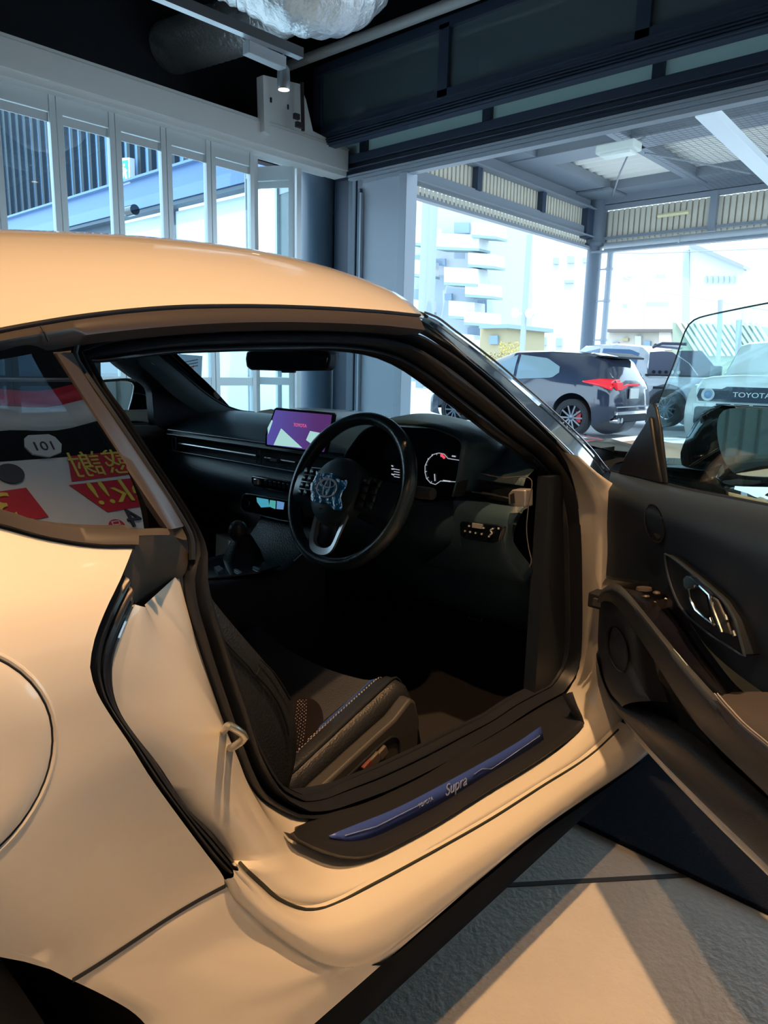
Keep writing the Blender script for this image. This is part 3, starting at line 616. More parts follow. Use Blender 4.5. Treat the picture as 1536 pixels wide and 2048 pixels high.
def wheel(parent, x, y, r, sgn, spokes=10, wid=.2, caliper=None, rimr=.70, mrim=None):
    mrim = mrim or mat('dark_alloy', (.16, .18, .21), .3, metal=.8)
    q = MB(); q.lathe([(r*rimr, -wid/2), (r*.9, -wid/2), (r, -wid*.35), (r, wid*.35), (r*.9, wid/2), (r*rimr, wid/2), (r*rimr*.97, 0)], (x, y, r), (0, 1, 0), 36, closed=True); o = q.build('wheel', TYRE, parent, local=True)
    q = MB(); yo = y+sgn*wid*.40
    q.lathe([(r*rimr, 0), (r*rimr*.93, -.012*sgn), (r*rimr*.93, -.1*sgn)], (x, yo, r), (0, 1, 0), 36); q.lathe([(0, .012*sgn), (r*.13, .0), (r*.13, -.05*sgn)], (x, yo, r), (0, 1, 0), 18)
    for k in range(spokes):
        a = 2*pi*k/spokes; d = Vector((cos(a), 0, sin(a))); q.bar(Vector((x, yo-sgn*.01, r))+d*r*.08, Vector((x, yo-sgn*.005, r))+d*r*rimr*.95, .028, .02, up=(0, 1, 0))
    q.build('rim', mrim, o, local=True, smooth=False)
    q = MB(); q.lathe([(0, 0), (r*rimr*.9, 0)], (x, y-sgn*wid*.3, r), (0, 1, 0), 24); q.build('brake_backing', BLACK, o, local=True)
    if caliper: q = MB(); q.box((x-r*.38, y+sgn*wid*.1, r*1.05), (.09, .06, .18)); q.build('brake_caliper', caliper, o, local=True)
    return o
# black hatchback
hb_ = thing('hatchback_car', 'black hatchback with red tail lamps parked outside the opening', 'car', (9.62, 5.66, 0), rz=pi/2)
HBK = mat('black_pearl_paint', (.035, .045, .075), .12, coat=1)
S = BG([(-1.93, .38, .60, .55, .74, .80, .66, .84, .40), (-1.86, .28, .72, .55, .80, .92, .70, 1.05, .48), (-1.68, .22, .78, .60, .84, .96, .74, 1.30, .52), (-1.30, .20, .80, .62, .85, .94, .78, 1.38, .54), (-.6, .18, .80, .6, .81, .90, .77, 1.42, .56), (.1, .18, .79, .6, .80, .88, .76, 1.41, .56), (.55, .18, .79, .6, .80, .86, .75, 1.26, .58), (1.05, .18, .80, .6, .82, .84, .72, .92, .62), (1.55, .2, .80, .58, .84, .74, .68, .80, .55), (1.85, .24, .76, .5, .76, .62, .60, .68, .45), (1.98, .3, .6, .45, .6, .55, .45, .56, .3)])
bo = S.body().build('body', HBK, hb_, local=True, sharp=50)
cut(bo, [(-1.25, .78), (1.22, .78), (-1.25, -.78), (1.22, -.78)], .38)
HG = mat('car_side_glass', (.30, .42, .46), .05, spec=.9)
for low, up in (([(.72, .91), (-.02, .93)], [(.42, 1.18), (.0, 1.36)]), ([(-.08, .93), (-.80, .97), (-.92, 1.06)], [(-.06, 1.36), (-.62, 1.30), (-.90, 1.16)])):
    S.patch(low, up).build('side_window', HG, hb_, local=True)
q = MB(); q.grid([[(-1.60, y*.50, 1.27), (-1.84, y*.62, 1.0)] for y in (-1, -.5, 0, .5, 1)]); q.build('rear_window', HG, hb_, local=True, solid=.01)
q = MB(); q.grid([[(-1.42, y, 1.42), (-1.62, y, 1.41), (-1.86, y, 1.34), (-1.85, y, 1.31), (-1.5, y, 1.34)] for y in (-.52, -.3, 0, .3, .52)]); q.build('roof_spoiler', mat('spoiler_black', (.02, .022, .03), .5), hb_, local=True)
TL = mat('tail_lamp_red', (.75, .02, .04), .15, emit=(1, .05, .06), es=.35)
S.patch([(-1.90, .80), (-1.72, .86), (-1.40, .92)], [(-1.90, .97), (-1.72, .98), (-1.40, .935)], off=.02).build('tail_lamp', TL, hb_, local=True, solid=.02)
q = MB(); q.prism([(-1.96, y, z) for y, z in ((.64, .80), (.70, .92), (.45, .92), (.48, .86), (.2, .90), (-.2, .90), (-.2, .87), (.22, .87), (.5, .80))], (.06, 0, 0)); q.build('tail_lamp', TL, hb_, local=True)
q = MB(); q.box((-1.96, 0, .74), (.02, .34, .17)); q.build('number_plate', mat('plate_white', (.80, .82, .80), .4), hb_, local=True)
q = MB(); q.box((-1.93, 0, .42), (.10, 1.25, .05)); q.box((-1.94, 0, .52), (.06, 1.30, .02)); q.build('bumper_line', CHROME, hb_, local=True)
q = MB(); q.box((-1.90, 0, .33), (.12, 1.2, .14)); q.build('lower_bumper', PLAST, hb_, local=True, bevel=.02)
for sy in (.45, .58):
    q = MB(); q.tube([(-1.85, sy, .30), (-1.99, sy, .30)], .045, 14); q.build('exhaust_tip', CHROME, hb_, local=True)
q = MB(); q.ball((.62, .92, .95), .12, sc=(.7, .8, .55)); q.build('door_mirror', HBK, hb_, local=True)
for x in (-1.25, 1.22):
    for y, s_ in ((.74, 1), (-.74, -1)): wheel(hb_, x, y, .315, s_, 10, caliper=REDP)
# silver pickup
pk = thing('pickup_truck', 'silver double cab pickup with a black sports bar parked behind the hatchback', 'car', (13.45, 5.75, 0), rz=pi/2)
SIL = mat('silver_blue_paint', (.82, .87, .93), .3, metal=.0, coat=1)
T = BG([(-2.35, .45, .72, .7, .84, .98, .80, 1.0, .76), (-2.3, .42, .76, .7, .88, 1.0, .83, 1.02, .80), (-.96, .40, .80, .7, .88, 1.02, .84, 1.03, .80), (-.93, .40, .80, .7, .88, 1.04, .84, 1.46, .66), (-.7, .38, .80, .7, .88, 1.04, .84, 1.64, .62), (0, .38, .80, .7, .86, 1.02, .83, 1.70, .62), (.6, .38, .80, .7, .86, 1.0, .82, 1.66, .62), (1.25, .38, .80, .7, .87, 1.0, .80, 1.10, .68), (2.1, .38, .82, .7, .88, .98, .76, 1.0, .7), (2.5, .42, .76, .6, .80, .86, .68, .9, .6)])
bo = T.body(90).build('body', SIL, pk, local=True, sharp=50)
cut(bo, [(-1.45, .82), (1.45, .82), (-1.45, -.82), (1.45, -.82)], .46)
for low, up in (([(1.0, 1.05), (.22, 1.07)], [(.55, 1.52), (.2, 1.6)]), ([(.14, 1.07), (-.42, 1.09), (-.70, 1.22)], [(.12, 1.6), (-.5, 1.58), (-.72, 1.5)])):
    T.patch(low, up).build('side_window', mat('blue_car_glass', (.14, .24, .42), .06, spec=.9), pk, local=True)
q = MB(); q.prism([(x, .78, z) for x, z in ((-.98, 1.03), (-.98, 1.52), (-1.25, 1.54), (-1.45, 1.52), (-1.80, 1.30), (-2.0, 1.06), (-2.0, 1.03))], (0, -.06, 0)); q.prism([(x, -.72, z) for x, z in ((-.98, 1.03), (-.98, 1.60), (-1.5, 1.60), (-2.0, 1.06))], (0, -.06, 0)); q.tube([(-1.05, -.7, 1.66), (-1.05, .7, 1.66)], .04, 8); q.tube([(-1.0, .7, 1.62), (-1.2, .72, 1.70), (-1.7, .72, 1.68)], .03, 8); q.build('sports_bar', mat('sports_bar_black', (.11, .12, .18), .4), pk, local=True)
for k in range(5):
    q = MB(); q.lathe([(0, 0), (.035, 0), (.035, .01), (0, .01)], (-1.1-k*.13, .78, 1.12), (0, 1, 0), 12); q.build('bar_hole', mat('hole_bright', (.6, .66, .7), .5) if k > 2 else BLACK, pk, local=True)
q = MB(); q.bar((-2.32, .80, 1.045), (-.96, .83, 1.055), .08, .04); q.build('bed_rail', PLAST, pk, local=True)
q = MB(); q.box((-1.3, .90, .80), (.26, .03, .05)); q.build('side_marker', PLAST, pk, local=True)
q = MB(); q.box((-.2, .89, .92), (.22, .03, .035)); q.build('door_handle', CHROME, pk, local=True)
for x in (-.78, .18):
    q = MB(); q.bar((x, .885, .45), (x, .865, 1.0), .008, .008); q.build('door_gap', DARKM, pk, local=True)
q = MB(); q.box((.2, .86, .36), (2.0, .12, .06)); q.build('side_step', PLAST, pk, local=True)
for x in (-1.45, 1.45):
    for y, s_ in ((.80, 1), (-.80, -1)): wheel(pk, x, y, .385, s_, 12, wid=.26, rimr=.62)
# boxy pale SUV facing the showroom
sv = thing('suv_car', 'boxy pale SUV with round headlamps and black grille facing the showroom', 'car', (12.1, 1.95, 0), rz=pi)
SVP = mat('pale_sand_paint', (.88, .92, .90), .35, coat=1)
V = BG([(-2.3, .5, .75, .8, .88, 1.05, .86, 1.6, .72), (-2.2, .4, .80, .8, .90, 1.06, .86, 1.64, .72), (-1, .36, .84, .8, .90, 1.06, .86, 1.68, .73), (.3, .36, .84, .8, .90, 1.06, .86, 1.67, .73), (.5, .36, .84, .8, .90, 1.06, .86, 1.62, .73), (.92, .36, .84, .8, .90, 1.06, .85, 1.12, .80), (1.0, .36, .84, .8, .90, 1.04, .84, 1.10, .78), (1.9, .40, .84, .8, .90, 1.0, .84, 1.06, .80), (2.05, .42, .84, .8, .89, .98, .82, 1.0, .78), (2.08, .45, .8, .75, .85, .94, .78, .95, .72)])
bo = V.body(90).build('body', SVP, sv, local=True, sharp=40)
cut(bo, [(-1.4, .84), (1.42, .84), (-1.4, -.84), (1.42, -.84)], .48)
q = MB(); q.grid([[(.86, y*.76, 1.15), (.53, y*.68, 1.57)] for y in (-1, -.5, 0, .5, 1)]); q.build('windshield', mat('dim_glass', (.16, .24, .24), .06, spec=.8), sv, local=True, solid=.02)
for s_ in (1, -1):
    V.patch([(.78, 1.12), (-.2, 1.14)], [(.48, 1.55), (-.2, 1.6)], sgn=s_).build('side_window', HG, sv, local=True)
q = MB(); q.prism([(2.07, y, z) for y, z in ((-.80, .66), (.80, .66), (.84, .74), (.80, .86), (.46, .86), (.38, .90), (-.38, .90), (-.46, .86), (-.80, .86), (-.84, .74))], (.05, 0, 0)); q.build('grille', mat('grille_dark', (.03, .05, .08), .5, bump=1, bscale=30), sv, local=True)
for y in (.66, -.66):
    q = MB(); q.lathe([(.055, .0), (.10, .0), (.105, .02), (.095, .03), (.07, .015)], (2.12, y, .765), (1, 0, 0), 24, closed=True); o = q.build('headlamp', mat('lamp_ring', (.70, .74, .74), .3), sv, local=True)
    q = MB(); q.ball((2.115, y, .765), .075, sc=(.4, 1, 1)); q.build('lamp_lens', mat('lamp_blue', (.25, .38, .60), .08), o, local=True)
Rf = Matrix(((0, 0, 1), (1, 0, 0), (0, 1, 0)))
WL[sv.name] = Vector((0, 0, 0))
text('maker_lettering', 'TOYOTA', .13, (2.125, 0, .775), Rf, mat('lettering_white', (.85, .87, .86), .4), sv, ext=.004, sc=(1.05, .85, 1))
q = MB()
for a in (-.42, -.14, .14, .42): q.box((2.09, a, .61), (.02, .22, .03))
q.build('air_slot', BLACK, sv, local=True)
q = MB(); q.box((2.06, 0, .42), (.20, 1.72, .30)); q.build('front_bumper', mat('bumper_grey', (.06, .085, .10), .6), sv, local=True, bevel=.05)
q = MB(); q.box((2.05, .80, .52), (.12, .20, .22)); q.box((2.05, -.80, .52), (.12, .20, .22)); q.build('bumper_corner', SVP, sv, local=True, bevel=.02)
for s_ in (1, -1):
    q = MB(); q.box((.82, s_*1.0, 1.14), (.10, .18, .20)); q.build('door_mirror', mat('mirror_grey', (.14, .18, .20), .4), sv, local=True, bevel=.02)
for x in (-1.4, 1.42):
    for y, s_ in ((.80, 1), (-.80, -1)): wheel(sv, x, y, .39, s_, 6, wid=.26, rimr=.6)
for (u, v, X, lb, colr) in ((1113, 705, 34, 'small white car parked far behind the black hatchback', (.85, .87, .9)), (935, 712, 26, 'white car half hidden behind the windscreen pillar', (.85, .87, .88)), (300, 742, 12, 'white car seen through the folding doors', (.8, .82, .84))):
    p = PX(u, v, X); fc = thing('distant_car', lb, 'car', (p.x, p.y, 0), rz=pi/2, group='white cars in the distance')
    S2 = BG([(-1.9, .35, .6, .5, .74, .8, .66, .86, .4), (-1.6, .2, .78, .6, .82, .92, .74, 1.3, .52), (-.6, .18, .8, .6, .82, .9, .77, 1.42, .56), (.4, .18, .79, .6, .82, .88, .75, 1.3, .56), (1.0, .18, .8, .6, .82, .84, .72, .92, .62), (1.9, .26, .76, .5, .76, .62, .60, .68, .45)])
    S2.body(40).build('body', mat('white_paint_%d' % u, colr, .3), fc, local=True, sharp=50)
    S2.patch([(.8, .92), (-1.0, .96)], [(.4, 1.26), (-.9, 1.30)]).build('side_window', HG, fc, local=True)
    for x in (-1.25, 1.22): wheel(fc, x, .72, .31, 1, 8)
# =================================================================== THE SPORTS CAR (front axle at x = 0, centreline y = 0)
car = thing('sports_car', 'white sports coupe with its driver door open on the showroom floor', 'car', (-1.2, 0, 0))
def rowS(pts, n, g, off=0., f=cr):
    """sample a pixel polyline, drop every sample on surface g"""
    return [PS(p.x, p.y, g, off) for p in f([(a, b, 0) for a, b in pts], n)]
def segrow(segs, ns, g, off=0.):
    out = []
    for s_, n in zip(segs, ns):
        r = rowS(s_, n, g, off); out += r if not out else r[1:]
    return out
def blend(a, b, m_):
    return [[p.lerp(q, i/(m_-1)) for p, q in zip(a, b)] for i in range(m_)]
def mirrored(mb_):
    q = MB(); q.v = [Vector((p.x, -p.y, p.z)) for p in mb_.v]; q.f = [tuple(reversed(f)) for f in mb_.f]; q.mi = list(mb_.mi); return q
# ---- roof
_zd = [(-3.2, .93), (-2.6, 1.01), (-2.3, 1.05), (-2.014, 1.09), (-1.919, 1.112), (-1.785, 1.133), (-1.611, 1.150), (-1.45, 1.158), (-1.363, 1.160), (-1.269, 1.161), (-1.2, 1.158), (-1.05, 1.13)]
_zt = [(-3.2, 1.0), (-2.6, 1.13), (-2.3, 1.19), (-2.1, 1.228), (-1.9, 1.257), (-1.7, 1.279), (-1.5, 1.290), (-1.35, 1.287), (-1.2, 1.268), (-1.1, 1.25), (-1.0, 1.225)]
_yd = [(-3.2, .50), (-2.6, .55), (-2.2, .59), (-2.0, .60), (-1.25, .598), (-1.2, .59), (-1.0, .57)]
def smooth_interp(tab, x, w_=.06):
    return sum(interp(tab, x+d*w_) for d in (-1, -.5, 0, .5, 1))/5
def roofz(x, y):
    yd_ = smooth_interp(_yd, x); zd_ = smooth_interp(_zd, x); zt_ = smooth_interp(_zt, x); a = min(abs(y)/yd_, 1)
    b0 = .36
    if a > b0: return zd_+(zt_-zd_)*(1-((a-b0)/(1-b0))**2.1)
    return zt_-.012*(1-(a/b0)**2)**2
def roof_front(y): return -1.243+.14*(1-(y/.6)**2)
q = MB(); rows = []
YF = [-1+2*i/40 for i in range(41)]
for i in range(61):
    t = i/60; r = []
    for a in YF:
        a_ = math.copysign(sin(abs(a)*pi/2)**1.0, a); x1 = roof_front(a_*.6); x = -2.75+(x1+2.75)*t; yy = a_*smooth_interp(_yd, x); r.append((x, yy, roofz(x, yy)))
    rows.append(r)
q.grid(rows); q.build('roof_panel', PAINT, car, solid=.004, sharp=60)
# headliner
q = MB(); rows = []
for i in range(25):
    t = i/24; r = []
    for a in YF[::2]:
        x1 = roof_front(a*.56)-.01; x = -2.3+(x1+2.3)*t; yy = a*(smooth_interp(_yd, x)-.03); r.append((x, yy, roofz(x, yy)-.035-.02*abs(a)))
    rows.append(r)
q.grid(rows); q.build('headliner', mat('headliner_fabric', (.05, .055, .065), .9), car)
# ---- nested outlines round the door opening (photo outline, each given its own depth)
DRIP = [(-160, 700), (-80, 681), (0, 664), (80, 649), (160, 636), (250, 625), (350, 617), (450, 614.5), (550, 615), (650, 618.5), (768, 626), (838, 633)]
BANDL = [(-160, 738), (-80, 718), (0, 700), (80, 686), (160, 672), (250, 661), (350, 652), (450, 646), (550, 644), (650, 645.5), (768, 651), (851, 660)]
q = MB(); a = rowS(DRIP, 60, gbody, .004); b = rowS(BANDL, 60, gbody, -.006); mid = rowS([((x0+x1)/2, (y0+y1)/2) for (x0, y0), (x1, y1) in zip(DRIP, BANDL)], 60, gbody, -.014)
q.grid([a, mid, b, [p+Vector((0, .03, -.012)) for p in b]]); BRN = mat('satin_black_moulding', (.060, .052, .052), .36)
q.build('roof_rail_moulding', BRN, car, sharp=70); mirrored(q).build('roof_rail_moulding', BRN, car, sharp=70)
q = MB(); q.tube([p+Vector((0, -.002, .002)) for p in a], .0028, 6); q.build('drip_gap', RUBBER, car)
q = MB(); q.tube([PS(81, 652, gbody, -.016), PS(88, 664, gbody, -.019), PS(97, 683, gbody, -.012)], .0012, 6); q.build('moulding_joint', BLACK, car)
# outer seal outline, clockwise from the top rear: top, A pillar, front, bottom, rear
J_TOP = [(148, 700), (200, 677), (250, 668), (350, 656), (450, 650), (550, 648), (650, 649), (740, 652), (800, 657), (829, 665), (872, 689), (915, 717), (957, 752), (1000, 789), (1043, 829), (1081, 864), (1109, 889)]
J_FRONT = [(1109, 889), (1132, 927), (1152, 990), (1161, 1069), (1164, 1160), (1164, 1238), (1161, 1317), (1152, 1353), (1129, 1390)]
J_BOT = [(1129, 1390), (1074, 1420), (967, 1490), (880, 1545), (780, 1594), (724, 1614), (658, 1630), (607, 1633), (583, 1630)]
J_REAR = [(583, 1630), (547, 1614), (515, 1593), (492, 1557), (471, 1508), (449, 1448), (427, 1385), (409, 1332), (386, 1259), (370, 1201), (366, 1145), (381, 1105), (375, 1064), (338, 997), (281, 911), (224, 827), (182, 767), (160, 728), (148, 700)]
I_TOP = [(163, 722), (200, 726), (250, 720), (330, 709.5), (420, 705), (500, 702.5), (580, 701), (650, 701), (719, 707), (762, 717), (804, 736), (847, 765), (900, 806), (943, 838), (997, 880), (1050, 915), (1080, 945)]
I_FRONT = [(1080, 945), (1100, 973), (1116, 1017), (1121, 1082), (1123, 1186), (1124, 1240), (1122, 1290), (1112, 1332), (1087, 1364)]
I_BOT = [(1087, 1364), (1014, 1402), (975, 1428), (910, 1460), (838, 1496), (755, 1535), (689, 1562), (640, 1584), (605, 1589)]
I_REAR = [(605, 1589), (567, 1570), (546, 1544), (526, 1510), (502, 1458), (484, 1397), (461, 1332), (440, 1269), (416, 1195), (409, 1162), (401, 1115), (388, 1076), (362, 1027), (312, 950), (271, 890), (234, 827), (203, 786), (177, 740), (163, 722)]
NS = (34, 22, 30, 44)
A_ = segrow((J_TOP, J_FRONT, J_BOT, J_REAR), NS, gseal)[:-1]
I_ = segrow((I_TOP, I_FRONT, I_BOT, I_REAR), NS, gseal, .045)[:-1]
q = MB(); prof = [(0, 0), (.05, -.014), (.14, -.020), (.23, -.010), (.29, .014), (.36, .006), (.44, -.022), (.56, -.030), (.66, -.022), (.72, .002), (.76, .004), (.82, -.012), (.90, -.014), (1, .01)]
rows = [[p.lerp(i_, f)+Vector((0, o_, 0)) for p, i_ in zip(A_, I_)] for f, o_ in prof]
q.grid(rows, cu=True); q.build('door_opening_seal', RUBBER, car, sharp=80)
q = MB(); q.grid([[p+Vector((0, .0, 0)) for p in A_], [p+Vector((0, .06, 0)) for p in A_]], cu=True); q.build('opening_flange', PAINT, car)
# inner trim return of the opening
OUTD = [Vector(((a.x-i_.x), 0, (a.z-i_.z))).normalized() for a, i_ in zip(A_, I_)]
q = MB(); q.grid([I_, [i_+Vector((0, .012, 0))+o_*.012 for i_, o_ in zip(I_, OUTD)], [i_+Vector((0, .05, 0))+o_*.05 for i_, o_ in zip(I_, OUTD)]], cu=True); q.build('opening_inner_trim', PLAST, car)
# dark header fill between moulding and seal
NT = 40
q = MB(); a = rowS(BANDL[2:], NT, gbody, .02); b = rowS([(60, 706), (148, 700)]+J_TOP[1:10], NT, gseal, .0); q.grid(blend(a, b, 4)); q.build('header_trim', RUBBER, car)
# ---- A pillar outside, from the moulding tip down to the scuttle
AP_OUT = [(846, 629), (873, 640), (905, 664), (939, 689), (999, 736), (1040, 771), (1080, 805), (1139, 859), (1181, 902), (1207, 935), (1214, 943)]
AP_MID = [(833, 642), (865, 660), (895, 683), (927, 710), (985, 757), (1025, 793), (1062, 829), (1115, 880), (1160, 926), (1186, 957), (1193, 964)]
AP_IN = [(829, 662), (850, 672), (875, 688), (905, 709), (957, 749), (1000, 787), (1040, 825), (1085, 868), (1112, 893), (1150, 935), (1190, 968)]
def gA(x, z): return interp([(.80, -.775), (.85, -.755), (.93, -.72), (1.0, -.685), (1.07, -.65), (1.11, -.625), (1.165, -.592), (1.2, -.57)], z)
q = MB(); a = rowS(AP_OUT, 40, gA, .022); b = rowS(AP_MID, 40, gA, -.012); c = rowS(AP_IN, 40, gA, 0.0)
q.grid([[p+Vector((-.0, .05, .0)) for p in a]]+[a]+blend(a, b, 4)[1:]+[[p.lerp(r, .5)+Vector((0, -.008, 0)) for p, r in zip(b, c)], c]); q.build('windscreen_pillar', GLOSSB, car, sharp=50); mirrored(q).build('windscreen_pillar', GLOSSB, car, sharp=50)
q = MB(); q.tube([p+Vector((0, -.004, .004)) for p in a], .0022, 6); q.build('pillar_bright_edge', SATIN, car)
q = MB(); q.tube([p+Vector((0, -.003, .0)) for p in b], .0016, 6); q.build('pillar_groove', CHROME, car)
APO = a
# ---- windscreen
WS = glass('windscreen_glass', (.78, .88, .90), 1.0)
q = MB(); rows = []
L_ = cr([Vector(p) for p in APO], 16)
for p in L_:
    t = (p.x-L_[0].x)/(L_[-1].x-L_[0].x); rows.append([(p.x+(.13+.05*t)*(1-(a)**2), a*abs(p.y), p.z+.075*(1-t)*(1-a*a)+.035*t*(1-a*a)) for a in [-1+2*i/16 for i in range(17)]])
q.grid(rows); q.build('windscreen', WS, car); HDR = rows
q = MB(); q.grid([[Vector(p)+Vector((0, 0, .004)) for p in rows[0]], [Vector(p).lerp(Vector(r), .12)+Vector((0, 0, .004)) for p, r in zip(rows[0], rows[3])]]); q.build('windscreen_header_band', BLACK, car, solid=.008)
q = MB(); q.grid([[Vector(p) for p in rows[0]], [Vector((roof_front(p[1])-.01, p[1], roofz(roof_front(p[1]), p[1])-.004)) for p in rows[0]]]); q.build('roof_front_lip', PLAST, car)
# ---- rear side body panel (x, z) coons patch on the body surface
def xz(u, v, off=0.): p = PS(u, v, gbody, off); return Vector((p.x, 0, p.z))
CUT = [(266, 1095), (245, 1149), (214, 1214), (190.4, 1274), (180, 1326), (182.6, 1352), (195.6, 1389), (221.7, 1433), (251.6, 1477), (296, 1548), (355, 1630.5), (414, 1709), (446, 1752), (450, 1772)]
ARC, ARR = (-2.425, .285), .385
def arc(a): return Vector((ARC[0]+ARR*cos(radians(a)), 0, ARC[1]+ARR*1.0*sin(radians(a))))
cutl = [xz(*p) for p in CUT]; corner = cutl[-1]
gs_ = xz(130, 1942)
ang0 = math.degrees(atan2(gs_.z-ARC[1], gs_.x-ARC[0])); ARR = (gs_-Vector((ARC[0], 0, ARC[1]))).length
archpts = [arc(180-(180-ang0)*i/24) for i in range(25)]
gap = [gs_, xz(230, 1887), xz(340, 1829), corner]
bot = cr(archpts, 30)+cr(gap, 13)[1:]
top = cr([(-2.95, 0, .95), (-2.6, 0, .935), (-2.35, 0, .925)]+[tuple(xz(*p)) for p in ((0, 1054), (78, 1075), (180, 1093), (266, 1095))], 42)
rgt = cr(cutl[::-1], 40); lft = cr([tuple(archpts[0]), (-2.9, 0, .5), (-2.95, 0, .75), (-2.95, 0, .95)], 40)
def coons(bot, top, lft, rgt):
    n, m_ = len(bot), len(lft); rows = []
    for j in range(m_):
        t = j/(m_-1); r = []
        for i in range(n):
            s_ = i/(n-1)
            p = bot[i]*(1-t)+top[i]*t+lft[j]*(1-s_)+rgt[j]*s_-(bot[0]*(1-s_)*(1-t)+bot[-1]*s_*(1-t)+top[0]*(1-s_)*t+top[-1]*s_*t)
            r.append(p)
        rows.append(r)
    return rows
def haunch(x, z):
    d = sqrt((x-ARC[0])**2+(z-ARC[1])**2); h = .035*math.exp(-((d-ARR-.03)/.10)**2)*max(0, min(1, (-1.95-x)/.2)); return h
def body_y(x, z):
    return gbody(x, z)-haunch(x, z)*0.6-(.02*math.exp(-((x+2.3)/.25)**2)*math.exp(-((z-.75)/.15)**2))*0
def lift(p, off=0.): return Vector((p.x, body_y(p.x, p.z)+off, p.z))
q = MB(); rows = [[lift(p) for p in r] for r in coons(bot, top, lft, rgt)]
q.grid(rows); q.grid([[r[-1] for r in rows], [r[-1]+Vector((.002, .018, 0)) for r in rows]]); q.grid([rows[0], [p+Vector((0, .03, 0)) for p in rows[0]]])
q.build('rear_quarter_panel', PAINT, car, sharp=55); mirrored(q).build('rear_quarter_panel', PAINT, car, sharp=55)
q = MB(); q.tube([lift(p, .0005) for p in cr(gap, 20)], .0026, 6); q.build('panel_gap', BLACK, car)
# shoulder between quarter window and panel is the moulding below the glass
SILLT = [(-160, 985), (-80, 1002), (0, 1019), (78, 1043), (156, 1054), (269, 1057)]
SILLB = [(-160, 1015), (-80, 1035), (0, 1054), (78, 1075), (180, 1093), (267, 1095)]
def gshoul(x, z): return gbody(x, z)
q = MB(); a = rowS(SILLT, 30, gbody, .0); b = rowS(SILLB, 30, gbody, .003); q.grid([[p+Vector((0, .02, .0)) for p in a], a, [p.lerp(r, .12)+Vector((0, -.010, .003)) for p, r in zip(a, b)], [p.lerp(r, .75)+Vector((0, -.010, 0)) for p, r in zip(a, b)], b]); q.grid([[p, p+Vector((0, .03, 0))] for p in (a[-1], (a[-1]+b[-1])/2+Vector((0, -.01, 0)), b[-1])])
q.build('quarter_window_sill_moulding', BRN, car, sharp=60); mirrored(q).build('quarter_window_sill_moulding', BRN, car, sharp=60)
q = MB(); q.tube([p+Vector((0, -.001, -.001)) for p in b], .003, 6); q.build('sill_gap', RUBBER, car)
# quarter glass
QT = [(-160, 738), (-80, 720), (0, 702), (60, 690), (105, 706)]
QB = [(-160, 985), (-40, 1011), (78, 1043), (180, 1056), (336, 1057)]
q = MB(); gq = lambda x, z: -.780+(z-.92)*.433
q.grid(blend(rowS(QT, 24, gq), rowS(QB, 24, gq), 3)); q.build('quarter_glass', GLSD, car); mirrored(q).build('quarter_glass', GLSD, car)
q = MB(); q.grid([[(-2.9, .3*s_, 1.0), (-2.0, .3*s_, 1.0), (-1.98, .3*s_, .75)] for s_ in (-2, 2)]); q.build('rear_shelf', BLACK, car)
# B pillar strip (painted plastic) with its rubber line
BL = [(105.5, 707), (166.7, 804), (234, 908), (286.5, 986), (335, 1057)]; BR = [(148, 705), (182, 767), (224, 827), (281, 911), (338, 997), (368, 1050)]
q = MB(); a = rowS(BL, 24, gbody, .006); b = rowS(BR, 24, gseal, -.006)
q.grid([[p+Vector((0, .015, 0)) for p in a], a]+[[p.lerp(r, f)+Vector((0, -.006, 0)) for p, r in zip(a, b)] for f in (.08, .4, .75)]+[b, [p+Vector((0, .03, 0)) for p in b]]); q.build('door_pillar_trim', BRN, car, sharp=60); mirrored(q).build('door_pillar_trim', BRN, car, sharp=60)
q = MB(); a = rowS([(152, 690), (149, 712), (163, 738), (203, 797), (251, 868), (303, 946), (352, 1022), (381, 1075), (384, 1120)], 30, gseal, -.012); q.tube(a, .0042, 8); q.build('pillar_rubber_line', BLACK, car)
# lower strip under the quarter glass and the rubber gusset
q = MB(); q.grid(blend(rowS([(270, 1058), (336, 1057), (340, 1066)], 8, gbody, .004), rowS([(270, 1071), (320, 1070), (338, 1070)], 8, gbody, .002), 3)); q.build('glass_corner_trim', BRN, car)
q = MB()
G1 = [(268, 1070), (258, 1105), (250, 1140), (244, 1168)]; G2 = [(300, 1068), (292, 1105), (280, 1150), (268, 1200)]; G3 = [(338, 1068), (322, 1110), (300, 1150), (272, 1210)]; G4 = [(352, 1075), (345, 1125), (322, 1165), (288, 1209)]; G5 = [(380, 1110), (368, 1150), (340, 1166), (289, 1208)]
q.grid([rowS(G, 16, gseal, o_) for G, o_ in ((G1, -.085), (G2, -.075), (G3, -.04), (G4, -.02), (G5, -.005))]); q.build('corner_gusset', mat('gusset_rubber', (.075, .058, .046), .7, spec=.25), car)
# ---- door shut weatherstrip: ribbed band between body edge and jamb
WI = [(270, 1209), (250, 1251), (229.5, 1305), (224, 1345), (229, 1394), (245, 1433), (274, 1475), (316, 1528), (375, 1615), (434, 1674), (470, 1721)]
WO = [(252, 1150), (224, 1205), (197, 1270), (187, 1326), (190, 1352), (201, 1389), (227, 1433), (257, 1477), (302, 1548), (362, 1630), (420, 1709), (458, 1748)]
def gstrip(x, z): return gbody(x, z)+.028
q = MB(); a = rowS(WO, 40, gstrip, -.010); b = rowS(WI, 40, gstrip, .012)
rows = []
for f, o_ in ((0, .008), (.1, -.004), (.22, -.005), (.3, .008), (.4, -.004), (.55, -.006), (.62, .010), (.72, .002), (.9, 0), (1, .006)): rows.append([p.lerp(r, f)+Vector((0, o_, 0)) for p, r in zip(a, b)])
q.grid(rows); q.build('shut_line_weatherstrip', RUBBER, car, sharp=70)
